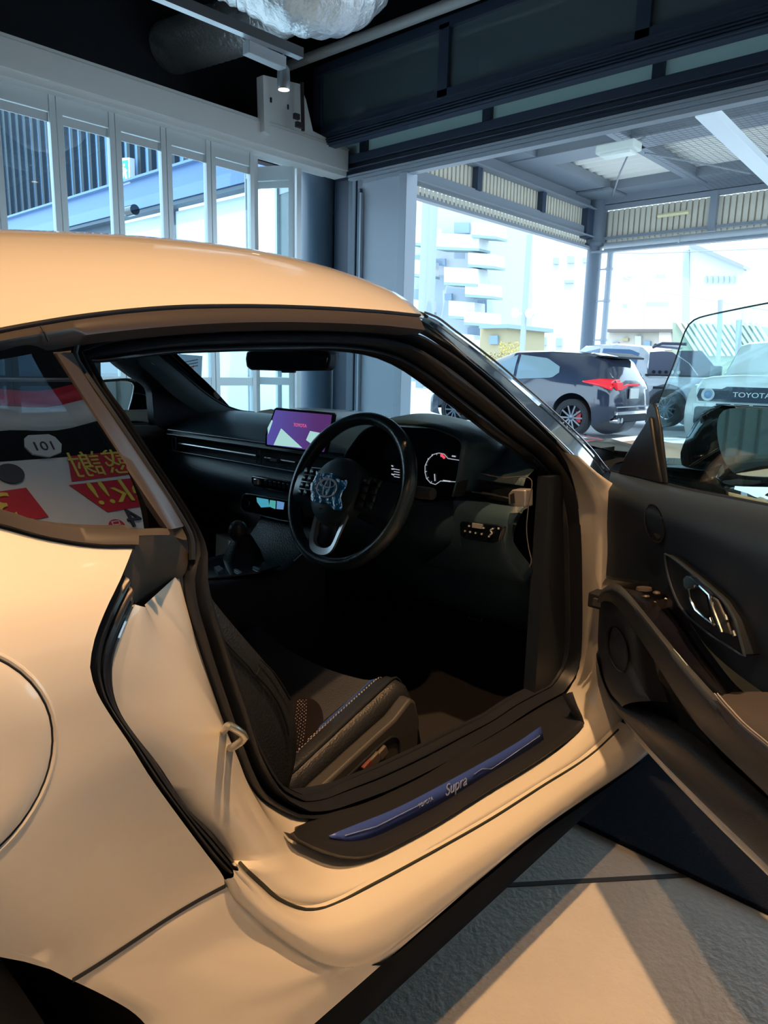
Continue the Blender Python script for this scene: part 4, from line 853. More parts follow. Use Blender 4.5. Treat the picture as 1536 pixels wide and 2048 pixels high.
# ---- jamb: strip inner edge + groove -> crease -> seal
GRV = [(470, 1724), (510, 1760), (549, 1794), (593, 1813), (614, 1815), (640, 1811), (680, 1794), (719, 1773), (780, 1741), (878, 1688), (975, 1633), (1073, 1571), (1171, 1509), (1242, 1444)]
CRR = [(289, 1210), (336, 1282), (375, 1342), (414, 1402), (446, 1457), (471, 1505), (497, 1570), (526, 1622), (547, 1660), (572, 1703)]
CRB = [(572, 1703), (610, 1745), (655, 1764), (719, 1743), (780, 1714), (878, 1659), (975, 1598), (1073, 1539), (1130, 1497), (1172, 1450)]
CRF = [(1172, 1450), (1192, 1410), (1197, 1340), (1199, 1240), (1199, 1100), (1192, 1010), (1165, 950), (1130, 905)]
FR0 = [(1242, 1444), (1262, 1400), (1275, 1240), (1270, 1080), (1245, 985), (1200, 950), (1160, 915)]
def gJ1(x, z): return interp([(.25, -.905), (.33, -.90), (.38, -.875), (.42, -.845), (.5, -.835), (.8, -.825), (.9, -.79)], z)
def gJ2(x, z): return interp([(.22, -.935), (.30, -.925), (.36, -.895), (.45, -.875), (.8, -.872), (.86, -.83), (.93, -.77)], z)
n1, n2, n3 = 40, 46, 26
K_ = rowS(WI, n1, gstrip, .014)+rowS(GRV, n2, gJ2)[1:]+rowS(FR0, n3, gJ2)[1:]
Cc = segrow((CRR, CRB, CRF), (n1, n2, n3), gJ1)
Jn = segrow(([(356, 1149)]+J_REAR[:10][::-1], J_BOT[::-1], J_FRONT[::-1]), (n1, n2, n3), gseal, -.002)
q = MB(); rows = blend(K_, Cc, 6); 
for k in range(len(rows)):
    f = k/5; bu = .010*sin(pi*f)
    rows[k] = [p+Vector((0, -bu, .0)) for p in rows[k]]
rows2 = blend(Cc, Jn, 5)
q.grid(rows+rows2[1:]); q.grid([K_, [p+Vector((0, .02, -.006)) for p in K_]]); q.build('door_jamb_panel', PAINT, car, sharp=75)
q = MB(); q.tube([p+Vector((0, -.010, .002)) for p in K_[n1-1:n1+n2-2]], .0026, 6); q.build('sill_groove', mat('groove_dark', (.03, .035, .03), .6), car)
# ---- rocker: groove -> second crease -> lower edge -> dark skirt
G_ = [(470, 1726)]+GRV[1:]
R2 = [(466, 1740), (500, 1778), (535, 1815), (590, 1850), (640, 1868), (690, 1866), (730, 1852), (780, 1828), (845, 1788), (910, 1747), (1040, 1662), (1171, 1565), (1262, 1487), (1285, 1465)]
R3 = [(455, 1757), (470, 1790), (515, 1835), (567, 1878), (640, 1922), (700, 1934), (760, 1915), (810, 1878), (858, 1842), (975, 1746), (1073, 1666), (1171, 1597), (1262, 1535), (1305, 1500)]
def gR2(x, z): return interp([(.15, -.93), (.2, -.955), (.28, -.962), (.34, -.94), (.45, -.90), (.5, -.893)], z)-(.0)
def gR3(x, z): return interp([(.1, -.91), (.18, -.94), (.24, -.955), (.30, -.945), (.4, -.905), (.5, -.895)], z)
N = 60
a = rowS([(470, 1726)]+GRV[1:], N, gJ2, -.006); b = rowS(R2, N, gR2, -.004); c = rowS(R3, N, gR3, -.004)
q = MB(); rr_ = blend(a, b, 6); rr_ = [[p+Vector((0, -.009*sin(pi*k/5), 0)) for p in r] for k, r in enumerate(rr_)]
r2 = blend(b, c, 5); r2 = [[p+Vector((0, -.006*sin(pi*k/4), 0)) for p in r] for k, r in enumerate(r2)]
q.grid([[p+Vector((0, .02, .002)) for p in a]]+rr_+r2[1:]+[[p+Vector((0, .004, -.004)) for p in c], [p+Vector((0, .05, -.006)) for p in c]]); q.build('rocker_panel', PAINT, car, sharp=50)
# rear lower body below the gap, wrapping to the rocker
LB0 = [gs_, xz(200, 1978), xz(255, 2012), xz(290, 2048), xz(330, 2110), xz(360, 2190), xz(372, 2260)]
N2 = 26
edge = rowS([(452, 1768), (482, 1801), (530, 1848), (600, 1898), (680, 1928), (750, 1914), (850, 1845), (975, 1744)], N2, gR3, .004)
gapr = [lift(p) for p in cr(gap, N2)]
arcl = [lift(p) for p in cr(LB0, N2)]
q = MB()
A0 = gapr[::-1]           # corner -> arch
def gRL(x, z): return interp([(.1, -.87), (.2, -.90), (.3, -.915), (.4, -.905), (.5, -.893)], z)
low = [PS(u, v, gRL) for u, v in [(372+ (1100-372)*i/(N2-1), 2290-(2290-1700)*(i/(N2-1))**1.0) for i in range(N2)]]
# grid spanned from the arch edge (left) to the rocker edge (right)
rows = []
for j in range(N2):
    s_ = j/(N2-1); rows.append([arcl[j].lerp(edge[j], i/18) for i in range(19)])
ys = []
for r in rows: ys.append([Vector((p.x, min(p.y, gRL(p.x, p.z)-haunch(p.x, p.z)*.6) if 0 < k < 18 else p.y, p.z)) for k, p in enumerate(r)])
top_r = [lift(p) for p in cr(gap, 19)]
ys[0] = top_r
q.grid(ys); q.build('lower_rear_panel', PAINT, car, sharp=60)
q = MB(); a = rowS([(640, 1935), (760, 1925), (860, 1850), (975, 1754), (1073, 1674), (1171, 1606), (1262, 1541), (1310, 1504)], 40, gR3, .010)
b = [PZ(u, v, .115) for u, v in [(560+(1300-560)*i/39, 2160-(2160-1515)*(i/39)) for i in range(40)]]
b = [Vector((p.x, -.885, .115)) for p in b]; a = [Vector((p.x, p.y, p.z)) for p in a]
xs = sorted([p.x for p in a])
b = [Vector((p.x, -.895, .12)) for p in a]
q.grid([a, [p.lerp(r, .5)+Vector((0, -.004, 0)) for p, r in zip(a, b)], b, [p+Vector((0, .02, -.006)) for p in b], [p+Vector((0, .3, 0)) for p in b]]); q.build('side_skirt', mat('skirt_black', (.006, .010, .016), .7, spec=.02), car, sharp=50)
q = MB(); q.box((-1.25, 0, .17), (3.6, 1.5, .06)); q.build('underfloor', BLACK, car)
# fuel door
fc_ = Vector((-2.197, 0, .750)); q = MB(); rows = []
for k, rr_ in enumerate((.0001, .03, .06, .080, .0855)):
    rows.append([lift(fc_+Vector((cos(t*pi/24)*rr_, 0, sin(t*pi/24)*rr_)), -.0030 if k < 4 else -.0005) for t in range(48)])
q.grid(rows, cu=True); q.build('fuel_door', PAINT, car, sharp=70)
q = MB(); q.tube([lift(fc_+Vector((cos(t*pi/24)*.0872, 0, sin(t*pi/24)*.0872)), .0005) for t in range(48)], .0012, 6, closed=True); q.build('fuel_door_gap', BLACK, car)
q = MB(); q.tube([lift(fc_+Vector((cos(t*pi/24)*.0900, 0, sin(t*pi/24)*.0900)), .0012) for t in range(48)], .0028, 8, closed=True); q.build('fuel_door_lip', PAINT, car)
# striker
st = [PS(u, v, gJ1, o_) for u, v, o_ in ((446, 1464, .01), (452, 1456, -.03), (460, 1452, -.045), (489, 1471, -.05), (489, 1477, -.05), (466, 1494, -.03), (459, 1494, .01))]
q = MB(); q.tube(cr(st, 30), .0046, 12); q.build('door_striker', mat('zinc_striker', (.62, .60, .52), .3, metal=.9), car)
# sill trim with the blue scuff plate
TR_O = [(580, 1667), (588, 1679), (640, 1704), (690, 1718), (735, 1716), (800, 1688), (880, 1645), (975, 1585), (1073, 1525), (1130, 1485), (1160, 1462), (1166, 1448), (1150, 1415), (1136, 1388)]
TR_I = [(584, 1655), (600, 1646), (660, 1626), (724, 1608), (790, 1580), (850, 1550), (920, 1508), (980, 1475), (1030, 1445), (1074, 1418), (1100, 1403), (1115, 1395), (1125, 1390), (1132, 1387)]
ZS = .405
def tri(P_, z): return [PZ(u, v, z) for u, v in P_]
def gT(x, z): return interp([(.30, -.95), (.40, -.90), (.405, -.86), (.41, -.82), (.42, -.78), (.5, -.775)], z)
def rowZ(P_, n, z0, z1): c = cr([(a, b, 0) for a, b in P_], n); return [PZ(p.x, p.y, z0+(z1-z0)*i/(n-1)) for i, p in enumerate(c)]
q = MB(); n = 44; a = rowS(TR_O, n, gJ1, .004); b = rowS(TR_I, n, gseal, -.008)
rows = [a]+[[p.lerp(r, f)+Vector((0, -o_, o_*.8)) for p, r in zip(a, b)] for f, o_ in ((.03, .006), (.12, .010), (.22, .011), (.27, .008), (.80, .007), (.9, .001))]+[b]
q.grid(rows); q.grid([a, [p+Vector((0, .014, -.004)) for p in a]]); st_ = q.build('sill_trim', mat('sill_trim_black', (.022, .024, .030), .36), car, sharp=60)
PLT = [(659, 1671), (700, 1654), (790, 1618), (880, 1572), (975, 1520), (1040, 1482), (1082, 1453)]
PLB = [(662, 1676), (720, 1684), (790, 1655), (880, 1607), (975, 1552), (1040, 1514), (1088, 1479)]
BLUEP = mat('anodised_blue', (.05, .10, .42), .38, metal=.1, coat=.3)
def zS(p): return PS(p[0], p[1], lambda x, z: .62*gJ1(x, z)+.38*gseal(x, z), -.017)
a = [zS((p.x, p.y)) for p in cr([(u, v, 0) for u, v in PLT], 30)]; b = [zS((p.x, p.y)) for p in cr([(u, v, 0) for u, v in PLB], 30)]
q = MB(); q.grid([a, b]); pl = q.build('scuff_plate', BLUEP, st_, solid=.002)
ENG = mat('engraved_line', (.30, .38, .62), .4)
def onplate(f, g): i = f*29; k = int(min(28, i)); A = a[k].lerp(a[k+1], i-k); B = b[k].lerp(b[k+1], i-k); return A.lerp(B, g)+Vector((0, -.0015, .0015))
q = MB(); q.tube([onplate(f, g) for f, g in ((.06, .55), (.2, .5), (.42, .46))], .0007, 5); q.tube([onplate(f, g) for f, g in ((.66, .42), (.70, .35), (.74, .7), (.80, .62), (.98, .55))], .0007, 5); q.build('engraving', ENG, st_)
# script lettering along the plate
pA, pB = onplate(.44, .5), onplate(.68, .5); ex_ = (pB-pA).normalized(); ey_ = (onplate(.56, .1)-onplate(.56, .9)); ey_ = (ey_-ex_*ey_.dot(ex_)).normalized(); ez_ = ex_.cross(ey_)
Rp = Matrix((ex_, ey_, ez_)).transposed()
text('plate_lettering', 'Supra', .026, (pA+pB)/2+ex_*.004, Rp, ENG, st_, ext=.0005, shear=.35)
text('plate_lettering', 'TOYOTA', .009, pA-ex_*.006, Rp, ENG, st_, ext=.0005)
# A pillar foot, scuttle corner, check strap
q = MB(); q.box(PS(1194, 1196, gJ1, .0)+Vector((0, -.02, 0)), (.05, .06, .034)); q.build('door_check', BLACK, car, bevel=.004)
q = MB(); q.box(PS(1191, 1195, gJ1, .0)+Vector((-.030, -.02, 0)), (.006, .02, .016)); q.build('check_plate', SATIN, car)
# front fender and bonnet, nose
def hoodz(x, y):
    c = interp([(-.62, .885), (-.45, .885), (-.1, .865), (.3, .815), (.7, .74), (.95, .66), (1.0, .58)], x); a = abs(y)
    return c+.012*cos(a*6)-interp([(0, 0), (.55, .015), (.7, .0), (.8, .02), (.86, .07), (.9, .16)], a)+.02*math.exp(-((a-.68)/.12)**2)*max(0, min(1, (.8-x)))
q = MB(); rows = []
for i in range(30):
    x = -.60+1.60*i/29; wdt = interp([(-.6, .86), (0, .90), (.6, .86), (.9, .70), (1.0, .55)], x); rows.append([(x+(.05 if i else .03)*(1-(a)**2), a*wdt, hoodz(x, a*wdt)) for a in [-1+2*k/30 for k in range(31)]])
q.grid(rows); q.build('bonnet', PAINT, car)
for s_ in (1, -1):
    q = MB(); rows = []
    for i in range(30):
        x = -.78+1.75*i/29; wdt = interp([(-.78, .87), (0, .905), (.6, .86), (.9, .70), (1.0, .55)], x); d = abs(x); zl = max(.2, (.37**2-x*x)**.5+.34 if d < .37 else .2); zt_ = hoodz(max(x, -.6), wdt)-.005
        rows.append([(x, s_*(wdt+.03*sin(pi*k/6)), zt_+(zl-zt_)*k/6) for k in range(7)])
    q.grid(rows); q.build('front_fender', PAINT, car)
q = MB(); q.grid([[(.97, -.58, .6), (.97, .58, .6)], [(1.05, -.55, .45), (1.05, .55, .45)], [(1.0, -.6, .2), (1.0, .6, .2)]]); q.build('front_bumper', PAINT, car)
q = MB(); q.grid([[(x, y, z) for y in (-.74, -.4, 0, .4, .74)] for x, z in ((-.80, .80), (-.66, .845), (-.56, .85))]); q.build('cowl_panel', PLAST, car)
# tail closing panels
q = MB(); q.grid([[(x, a*w_, z+.02*(1-a*a)) for a in (-1, -.6, -.2, .2, .6, 1)] for x, z, w_ in ((-2.75, 1.0, .54), (-2.95, .97, .72), (-3.3, .93, .70), (-3.40, .7, .68), (-3.36, .3, .62))]); q.build('tail_panel', PAINT, car)
q = MB()
for s_ in (1, -1): q.grid([[(-2.95, s_*.79, .95), (-3.3, s_*.70, .93)], [(-2.93, s_*.90, .6), (-3.40, s_*.68, .7)], [(-2.85, s_*.90, .25), (-3.36, s_*.62, .3)]])
q.build('rear_bumper_side', PAINT, car)
def cwheel(x, y, s_):
    q = MB(); r = .34; q.lathe([(.235, -.13), (.31, -.13), (r, -.09), (r, .09), (.31, .13), (.235, .13), (.225, 0)], (x, y, r), (0, 1, 0), 48, closed=True); o = q.build('wheel', TYRE, car)
    q = MB(); q.lathe([(.236, s_*.11), (.225, s_*.10), (.225, -.1*s_)], (x, y, r), (0, 1, 0), 48)
    for k in range(10):
        a = pi*k/5; d = Vector((cos(a), 0, sin(a))); q.bar(Vector((x, y+s_*.05, r))+d*.03, Vector((x, y+s_*.09, r))+d*.228, .022, .03, up=(0, 1, 0))
    q.lathe([(0, s_*.06), (.05, s_*.06), (.05, -.05*s_)], (x, y, r), (0, 1, 0), 24); WL[o.name] = WL[car.name]; q.build('rim', mat('dark_alloy', (.16, .18, .21), .3, metal=.8), o, smooth=False)
for x in (0, -2.45):
    for s_ in (1, -1): cwheel(x, s_*.78, s_)
q = MB(); q.lathe([(.42, -.14), (.42, .2), (.1, .22)], (-2.43, -.74, .30), (0, 1, 0), 40); q.build('wheel_arch_liner', BLACK, car)
# far side: closed passenger door shell
q = MB(); q.grid([[(x, -gbody(x, z), z) for x in [-2.05+1.35*i/12 for i in range(13)]] for z in (.2, .3, .4, .5, .6, .7, .8, .86, .90)]); q.build('passenger_door_shell', PAINT, car)
q = MB(); q.grid([[(-2.05, .78, .88), (-1.9, .70, 1.08), (-1.6, .64, 1.13)], [(-1.9, .80, .87), (-1.6, .72, 1.0), (-1.5, .63, 1.14)], [(-1.0, .79, .86), (-1.18, .66, 1.05), (-1.3, .61, 1.14)], [(-.80, .77, .84), (-.95, .72, .95), (-1.1, .64, 1.08)]]); q.build('passenger_window', glass('door_glass_tint', (.82, .92, .92), 1.0), car)
# =================================================================== CAR INTERIOR
NAVY = mat('cabin_black', (.008, .015, .028), .6); DASHM = mat('dash_soft_black', (.036, .075, .105), .38, bump=.12, bscale=420, tex='voronoi'); DK2 = mat('dash_satin', (.018, .032, .048), .3)
q = MB(); q.box((-1.2, 0, .205), (1.6, 1.46, .03)); q.build('cabin_floor', mat('cabin_carpet', (.012, .014, .020), .95, bump=.4, bscale=400), car)
q = MB(); q.grid([[(-1.98, y, z) for y in (-.72, 0, .72)] for z in (.2, .6, .98)]); q.build('rear_bulkhead', NAVY, car)
q = MB(); q.grid([[(-.52, y, z) for y in (-.74, 0, .74)] for z in (.2, .6, .86)]); q.build('firewall', NAVY, car)
q = MB(); q.grid([[(x, .715-.03*sin(pi*k/5), .22+.63*k/5) for x in (-2.0, -1.6, -1.2, -.85)] for k in range(6)]+[[(x, .75, .86) for x in (-2.0, -1.6, -1.2, -.85)]]); q.build('passenger_door_card', NAVY, car)
q = MB(); q.prism([(-.98, -.71, .22), (-.55, -.70, .22), (-.55, -.70, .84), (-.98, -.71, .84)], (0, -.03, 0)); q.build('kick_panel', PLAST, car)
q = MB(); P_ = cr([PY(u, v, -.69) for u, v in ((1050, 915), (1085, 960), (1105, 1010), (1116, 1080), (1116, 1200), (1108, 1310))], 20); R_ = [Vector((-.60, -.705, p.z)) for p in P_]
q.grid([[p+Vector((-.01, -.03, 0)) for p in P_], P_, [p.lerp(r, .4) for p, r in zip(P_, R_)], R_]); q.build('pillar_foot_trim', mat('trim_dark_satin', (.016, .024, .038), .5), car)
# dashboard swept across the car
DP = [(-.60, .862), (-.72, .888), (-.86, .905), (-.97, .886), (-1.045, .850), (-1.062, .842), (-1.066, .832), (-1.058, .824), (-1.035, .818), (-1.030, .800), (-1.032, .783), (-1.056, .777), (-1.066, .770), (-1.090, .735), (-1.092, .70), (-1.075, .665), (-1.03, .63), (-.98, .59), (-.93, .52), (-.86, .44), (-.78, .40)]
dp = cr([(a, 0, b) for a, b in DP], 60)
q = MB(); rows = []
for i in range(33):
    y = .71-1.42*i/32; e_ = (abs(y)/.71)**6; k_ = interp([(-.75, .0), (-.5, .0), (-.3, .0), (0, .0)], y)
    rows.append([(p.x+.03*e_+.0, y, p.z-.006*e_) for p in dp])
q.grid(rows); q.build('dashboard', DASHM, car, sharp=60)
def dline(name, z, x, y0, y1, r, m_, h=1.):
    q = MB(); q.tube([(x, y0, z), (x, (y0+y1)/2, z), (x, y1, z)], r, 6); return q.build(name, m_, car)
TEAL = mat('dash_edge_line', (.10, .17, .20), .3)
dline('dash_edge_line', .843, -1.062, .64, -.20, .0022, TEAL); dline('dash_edge_line', .829, -1.066, .64, -.20, .0012, TEAL); dline('dash_edge_line', .776, -1.063, .64, -.15, .0016, mat('line_grey', (.28, .33, .36), .3))
dline('vent_strip', .7985, -1.040, .615, .19, .0032, SATIN); dline('vent_strip', .797, -1.040, .155, .02, .0025, SATIN)
q = MB(); q.bar((-1.034, .63, .800), (-1.034, -.17, .800), .004, .034); q.bar((-1.034, -.52, .798), (-1.034, -.70, .798), .004, .036); q.build('vent_recess', BLACK, car)
for y in (.625, .172):
    q = MB(); hw = .011; q.tube([(-1.05, y-hw, .775), (-1.05, y+hw, .777), (-1.05, y+hw, .820), (-1.05, y-hw, .818)], .0028, 6, closed=True); q.build('vent_end_frame', SATIN, car)
q = MB(); q.box((-1.048, .10, .797), (.012, .03, .007)); q.build('vent_tab', SATIN, car)
# far side of the cluster: centre vent right frame
q = MB(); q.tube([PX(u, v, -1.062) for u, v in ((612, 934), (650, 938), (652, 950), (608, 948))], .0018, 6, closed=True); q.build('vent_end_frame', SATIN, car)
# driver's outer vent
q = MB(); q.tube([PX(944, 984, -1.055), PX(965, 987, -1.055)], .002, 6); q.tube([PX(965, 987, -1.055), PX(990, 991, -1.055)], .0042, 6); q.tube([PX(990, 991, -1.055), PX(1018, 997, -1.055)], .0026, 6); q.build('vent_strip', SATIN, car)
q = MB(); q.prism([PX(u, v, -1.075) for u, v in ((1016, 988), (1024, 979), (1051, 980), (1051, 1015), (1032, 1016), (1016, 1010))], (.03, 0, 0)); o = q.build('vent_end_cap', mat('silver_cap', (.42, .42, .43), .4, metal=.5), car, bevel=.003)
q = MB(); q.prism([PX(u, v, -1.078) for u, v in ((1020, 990), (1027, 986), (1029, 1006), (1021, 1007))], (.004, 0, 0)); q.build('cap_slot', BLACK, o)
q = MB(); q.tube(cr([PX(u, v, -1.07) for u, v in ((918, 941), (950, 944), (1000, 955), (1061, 958), (1057, 1010), (1053, 1060), (1058, 1100), (1063, 1122), (1059, 1134))], 40), .0012, 6); q.build('dash_seam', mat('seam_grey', (.12, .12, .13), .5), car)
# knee panel with the light switch pod
q = MB(); kp = [[PX(u, v, x) for u, v, x in r] for r in (
  [(905, 1000, -1.07), (960, 1004, -1.075), (1020, 1012, -1.08), (1048, 1014, -1.075)],
  [(908, 1020, -1.09), (960, 1028, -1.10), (1015, 1034, -1.10), (1030, 1035, -1.085)],
  [(905, 1080, -1.09), (960, 1088, -1.10), (1010, 1095, -1.09), (1026, 1080, -1.06)],
  [(860, 1120, -1.04), (950, 1140, -1.04), (1040, 1160, -1.02), (1060, 1130, -1.0)],
  [(840, 1130, -.98), (950, 1150, -.98), (1050, 1172, -.96), (1070, 1150, -.96)])]
q.grid([cr(r, 20) for r in [list(c) for c in zip(*[cr(list(c), 16) for c in zip(*kp)])]]); q.build('knee_panel', DASHM, car)
sp_ = [(919, 1046), (925, 1042), (990, 1050), (1006, 1055), (998, 1082), (985, 1087), (930, 1078), (920, 1070)]
q = MB(); q.prism([PX(u, v, -1.112) for u, v in sp_], (.02, 0, 0)); o = q.build('switch_pod', GLOSSB, car, bevel=.002)
q = MB()
for P_ in (((944, 1046), (964, 1049), (963, 1058), (944, 1055)),): q.prism([PX(u, v, -1.116) for u, v in P_], (.004, 0, 0))
q.build('lamp_switch', mat('switch_grey', (.35, .36, .38), .4), o)
ICON = mat('icon_white', (.55, .55, .56), .5)
for u, v in ((930, 1062), (940, 1064), (951, 1066), (963, 1068), (938, 1052), (997, 1057), (967, 1056), (978, 1073)):
    q = MB(); c = PX(u, v, -1.1135); q.box(c, (.002, .0035, .0035)); q.build('icon', ICON, o)
q = MB(); q.tube(cr([PX(u, v, -1.115) for u, v in ((986, 1057), (981, 1061), (984, 1066), (980, 1070))], 10), .0018, 6); q.build('dial_mark', ICON, o)
# instrument hood and cluster
br = cr([PX(u, v, -1.115) for u, v in ((676, 932), (700, 892), (726, 860), (760, 848), (805, 846), (860, 853), (905, 870), (923, 886), (921, 920), (914, 965), (906, 994))], 50)
cz = cr([(-.90, -.16, .895), (-.88, -.22, .925), (-.86, -.32, .940), (-.86, -.42, .938), (-.88, -.52, .915), (-.92, -.60, .90), (-.98, -.62, .88), (-1.0, -.62, .84), (-1.0, -.60, .80), (-1.0, -.58, .77)], 50)
q = MB(); rows = [br]+[[p.lerp(c, f)+Vector((0, 0, .016*sin(pi*f))) for p, c in zip(br, cz)] for f in (.15, .35, .6, .8, 1)]; q.grid(rows); q.build('instrument_hood', DASHM, car, solid=.004)
q = MB(); q.grid([br, [p+Vector((.04, 0, -.002)) for p in br]]); q.build('hood_inner', BLACK, car)
q = MB(); q.prism([PX(u, v, -1.072) for u, v in ((690, 930), (715, 875), (760, 852), (880, 858), (925, 885), (922, 950), (906, 1000), (850, 1005), (780, 1000), (700, 990))], (.01, 0, 0)); cl_ = q.build('instrument_cluster', mat('display_black', (.004, .006, .012), .25), car)
GW = mat('gauge_white', (.7, .72, .75), .5, emit=(.75, .8, .9), es=.55); GR = mat('gauge_red', (.8, .05, .1), .5, emit=(1, .08, .15), es=.9)
def gp(a, r): return PX(885+cos(a)*r*.82+ (0), 947-sin(a)*r, -1.074)
q = MB(); q.tube([PX(u, v, -1.074) for u, v in ((922, 921), (896, 917), (888, 908), (878, 906), (866, 909), (856, 919), (850, 932), (850, 945), (853, 957), (861, 966), (871, 969), (881, 962), (917, 964))], .0008, 5); q.build('gauge_outline', GW, cl_)
q = MB(); q.tube([PX(882, 909, -1.076), PX(889, 916, -1.076)], .0028, 6); q.build('gauge_redline', GR, cl_)
for k in range(8):
    a = radians(60+k*26); q = MB(); q.tube([PX(872+cos(a)*22, 938-sin(a)*32, -1.074), PX(872+cos(a)*19, 938-sin(a)*28, -1.074)], .0007, 4); q.build('gauge_tick', GW, cl_)
q = MB(); q.tube([PX(870, 962, -1.074), PX(869, 948, -1.074)], .0012, 5); q.build('gauge_needle', GW, cl_)
for (x0, y0, x1, y1, c_) in ((886, 961, 901, 963, GW), (904, 912, 911, 913, GW), (783, 931, 786, 933, GW), (783, 938, 788, 938, GW), (783, 948, 788, 950, GW)):
    q = MB(); q.bar(PX(x0, y0, -1.074), PX(x1, y1, -1.074), .001, .0028); q.build('gauge_digits', c_, cl_)
for k in range(4): q = MB(); q.bar(PX(788, 938+k*5, -1.074), PX(799, 940+k*5, -1.074), .001, .0014); q.build('bar_scale', GW, cl_)
# right dash speaker grille on the top corner
q = MB(); q.prism([PX(u, v, -.97) for u, v in ((995, 925), (1020, 917), (1044, 914), (1042, 923), (1020, 932), (998, 932))], (.01, 0, 0)); q.build('corner_grille', BLACK, car)
# infotainment screen
SCR = [(549, 817), (553, 815), (664, 826), (668, 829), (663, 860), (650, 906), (647, 908), (533, 893), (530, 890), (531, 869)]
q = MB(); q.prism([PX(u, v, -1.095) for u, v in SCR], (.010, 0, 0)); sc_ = q.build('infotainment_screen', GLOSSB, car, bevel=.001)
def scrmat():
    m_ = bpy.data.materials.new('screen_purple'); m_.use_nodes = True; nt = m_.node_tree; b = nt.nodes['Principled BSDF']; tc = nt.nodes.new('ShaderNodeTexCoord'); sx = nt.nodes.new('ShaderNodeSeparateXYZ'); r = nt.nodes.new('ShaderNodeValToRGB')
    nt.links.new(tc.outputs['Generated'], sx.inputs[0]); nt.links.new(sx.outputs[1], r.inputs[0]); r.color_ramp.elements[0].color = (.10, .03, .16, 1); r.color_ramp.elements[1].color = (.10, .09, .42, 1); r.color_ramp.elements[0].position = .2
    nt.links.new(r.outputs[0], b.inputs['Emission Color']); b.inputs['Emission Strength'].default_value = .85; b.inputs['Base Color'].default_value = (.03, .02, .06, 1); b.inputs['Roughness'].default_value = .25; return m_
q = MB(); q.prism([PX(u, v, -1.0965) for u, v in ((551, 820), (663, 830), (659, 860), (647, 904), (534, 889), (534, 870))], (.002, 0, 0)); q.build('screen_picture', scrmat(), sc_)
SC1 = mat('screen_mint', (.2, .4, .4), .3, emit=(.50, .86, .82), es=.75)
q = MB()
for P_ in (((562, 857), (604, 896), (547, 890)), ((620, 862), (640, 866), (634, 896), (612, 880)), ((543, 840), (545, 842), (536, 868), (535, 856))): q.prism([PX(u, v, -1.0975) for u, v in P_], (.001, 0, 0))
q.build('screen_shape', SC1, sc_)
Rs = Matrix(((0, 0, -1), (-1, 0, 0), (0, 1, 0)))
text('screen_lettering', 'TOYOTA', .0125, PX(600, 851, -1.099), Rs, mat('screen_red', (.6, .1, .2), .4, emit=(.85, .12, .25), es=.9), sc_, ext=.0003)
# radio and climate panels
q = MB(); q.prism([PX(u, v, -1.108) for u, v in ((502, 954), (506, 952), (590, 967), (600, 992), (508, 972), (503, 966))], (.02, 0, 0)); o = q.build('radio_panel', GLOSSB, car, bevel=.002)
q = MB(); c = PX(514, 963, -1.11); q.box(c, (.012, .020, .018)); q.build('radio_knob', SATIN, o, bevel=.003)
for k in range(6): q = MB(); q.box(PX(532+k*9, 965+k*1.6, -1.11), (.004, .012, .014)); q.build('radio_button', DK2, o, bevel=.001)
HV = [(482, 1003), (486, 990), (492, 987), (590, 1003), (600, 1046), (560, 1041), (488, 1023), (482, 1016)]
q = MB(); q.prism([PX(u, v, -1.105) for u, v in HV], (.02, 0, 0)); o = q.build('climate_panel', GLOSSB, car, bevel=.002)
q = MB(); q.tube([PX(u, v, -1.108) for u, v in HV], .0014, 6, closed=True); q.build('chrome_frame', SATIN, o)
c = PX(495, 1006, -1.115); q = MB(); q.lathe([(0, -.002), (.013, -.002), (.014, .012), (.0, .012)], c, (1, 0, 0), 20); q.build('climate_knob', GLOSSB, o); q = MB(); q.lathe([(.010, -.003), (.0125, -.003), (.0125, 0)], c, (1, 0, 0), 20); q.build('knob_ring', SATIN, o)
FILMS = []
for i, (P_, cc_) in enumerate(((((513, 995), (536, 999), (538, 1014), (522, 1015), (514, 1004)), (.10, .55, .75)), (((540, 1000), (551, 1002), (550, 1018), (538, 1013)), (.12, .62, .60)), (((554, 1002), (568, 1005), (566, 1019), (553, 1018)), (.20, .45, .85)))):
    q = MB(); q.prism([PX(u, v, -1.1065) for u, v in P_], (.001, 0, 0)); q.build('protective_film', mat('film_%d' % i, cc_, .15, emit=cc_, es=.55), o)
# console, shifter
q = MB()
CT = cr([(-1.98, 0, .60), (-1.6, 0, .575), (-1.3, 0, .548), (-1.18, 0, .556), (-1.12, 0, .60), (-1.07, 0, .66)], 40); rows = []
for p in CT: rows.append([(p.x, y, z) for y, z in ((-.135, .22), (-.135, p.z-.03), (-.125, p.z-.005), (-.11, p.z), (0, p.z-.004), (.11, p.z), (.13, p.z-.02), (.135, .22))])
q.grid(rows); q.build('centre_console', LEATH, car, sharp=60)
q = MB(); q.prism([PZ(u, v, .556) for u, v in ((405, 1130), (440, 1118), (520, 1125), (560, 1134), (520, 1146), (410, 1160))], (0, 0, .004)); o = q.build('console_plate', mat('console_gloss', (.04, .05, .06), .2, coat=1), car)
for P_ in (((428, 1136), (438, 1133), (447, 1139), (436, 1146)), ((472, 1139), (484, 1146), (480, 1148), (468, 1141)), ((508, 1134), (520, 1139), (517, 1141), (505, 1136))):
    q = MB(); q.prism([PZ(u, v, .561) for u, v in P_], (0, 0, .003)); q.build('console_button', STEEL, o)
q = MB(); q.tube([PY(622, 1080, -.14), PY(610, 1102, -.14), PY(588, 1122, -.14)], .0015, 6); q.build('console_highlight', SATIN, car)
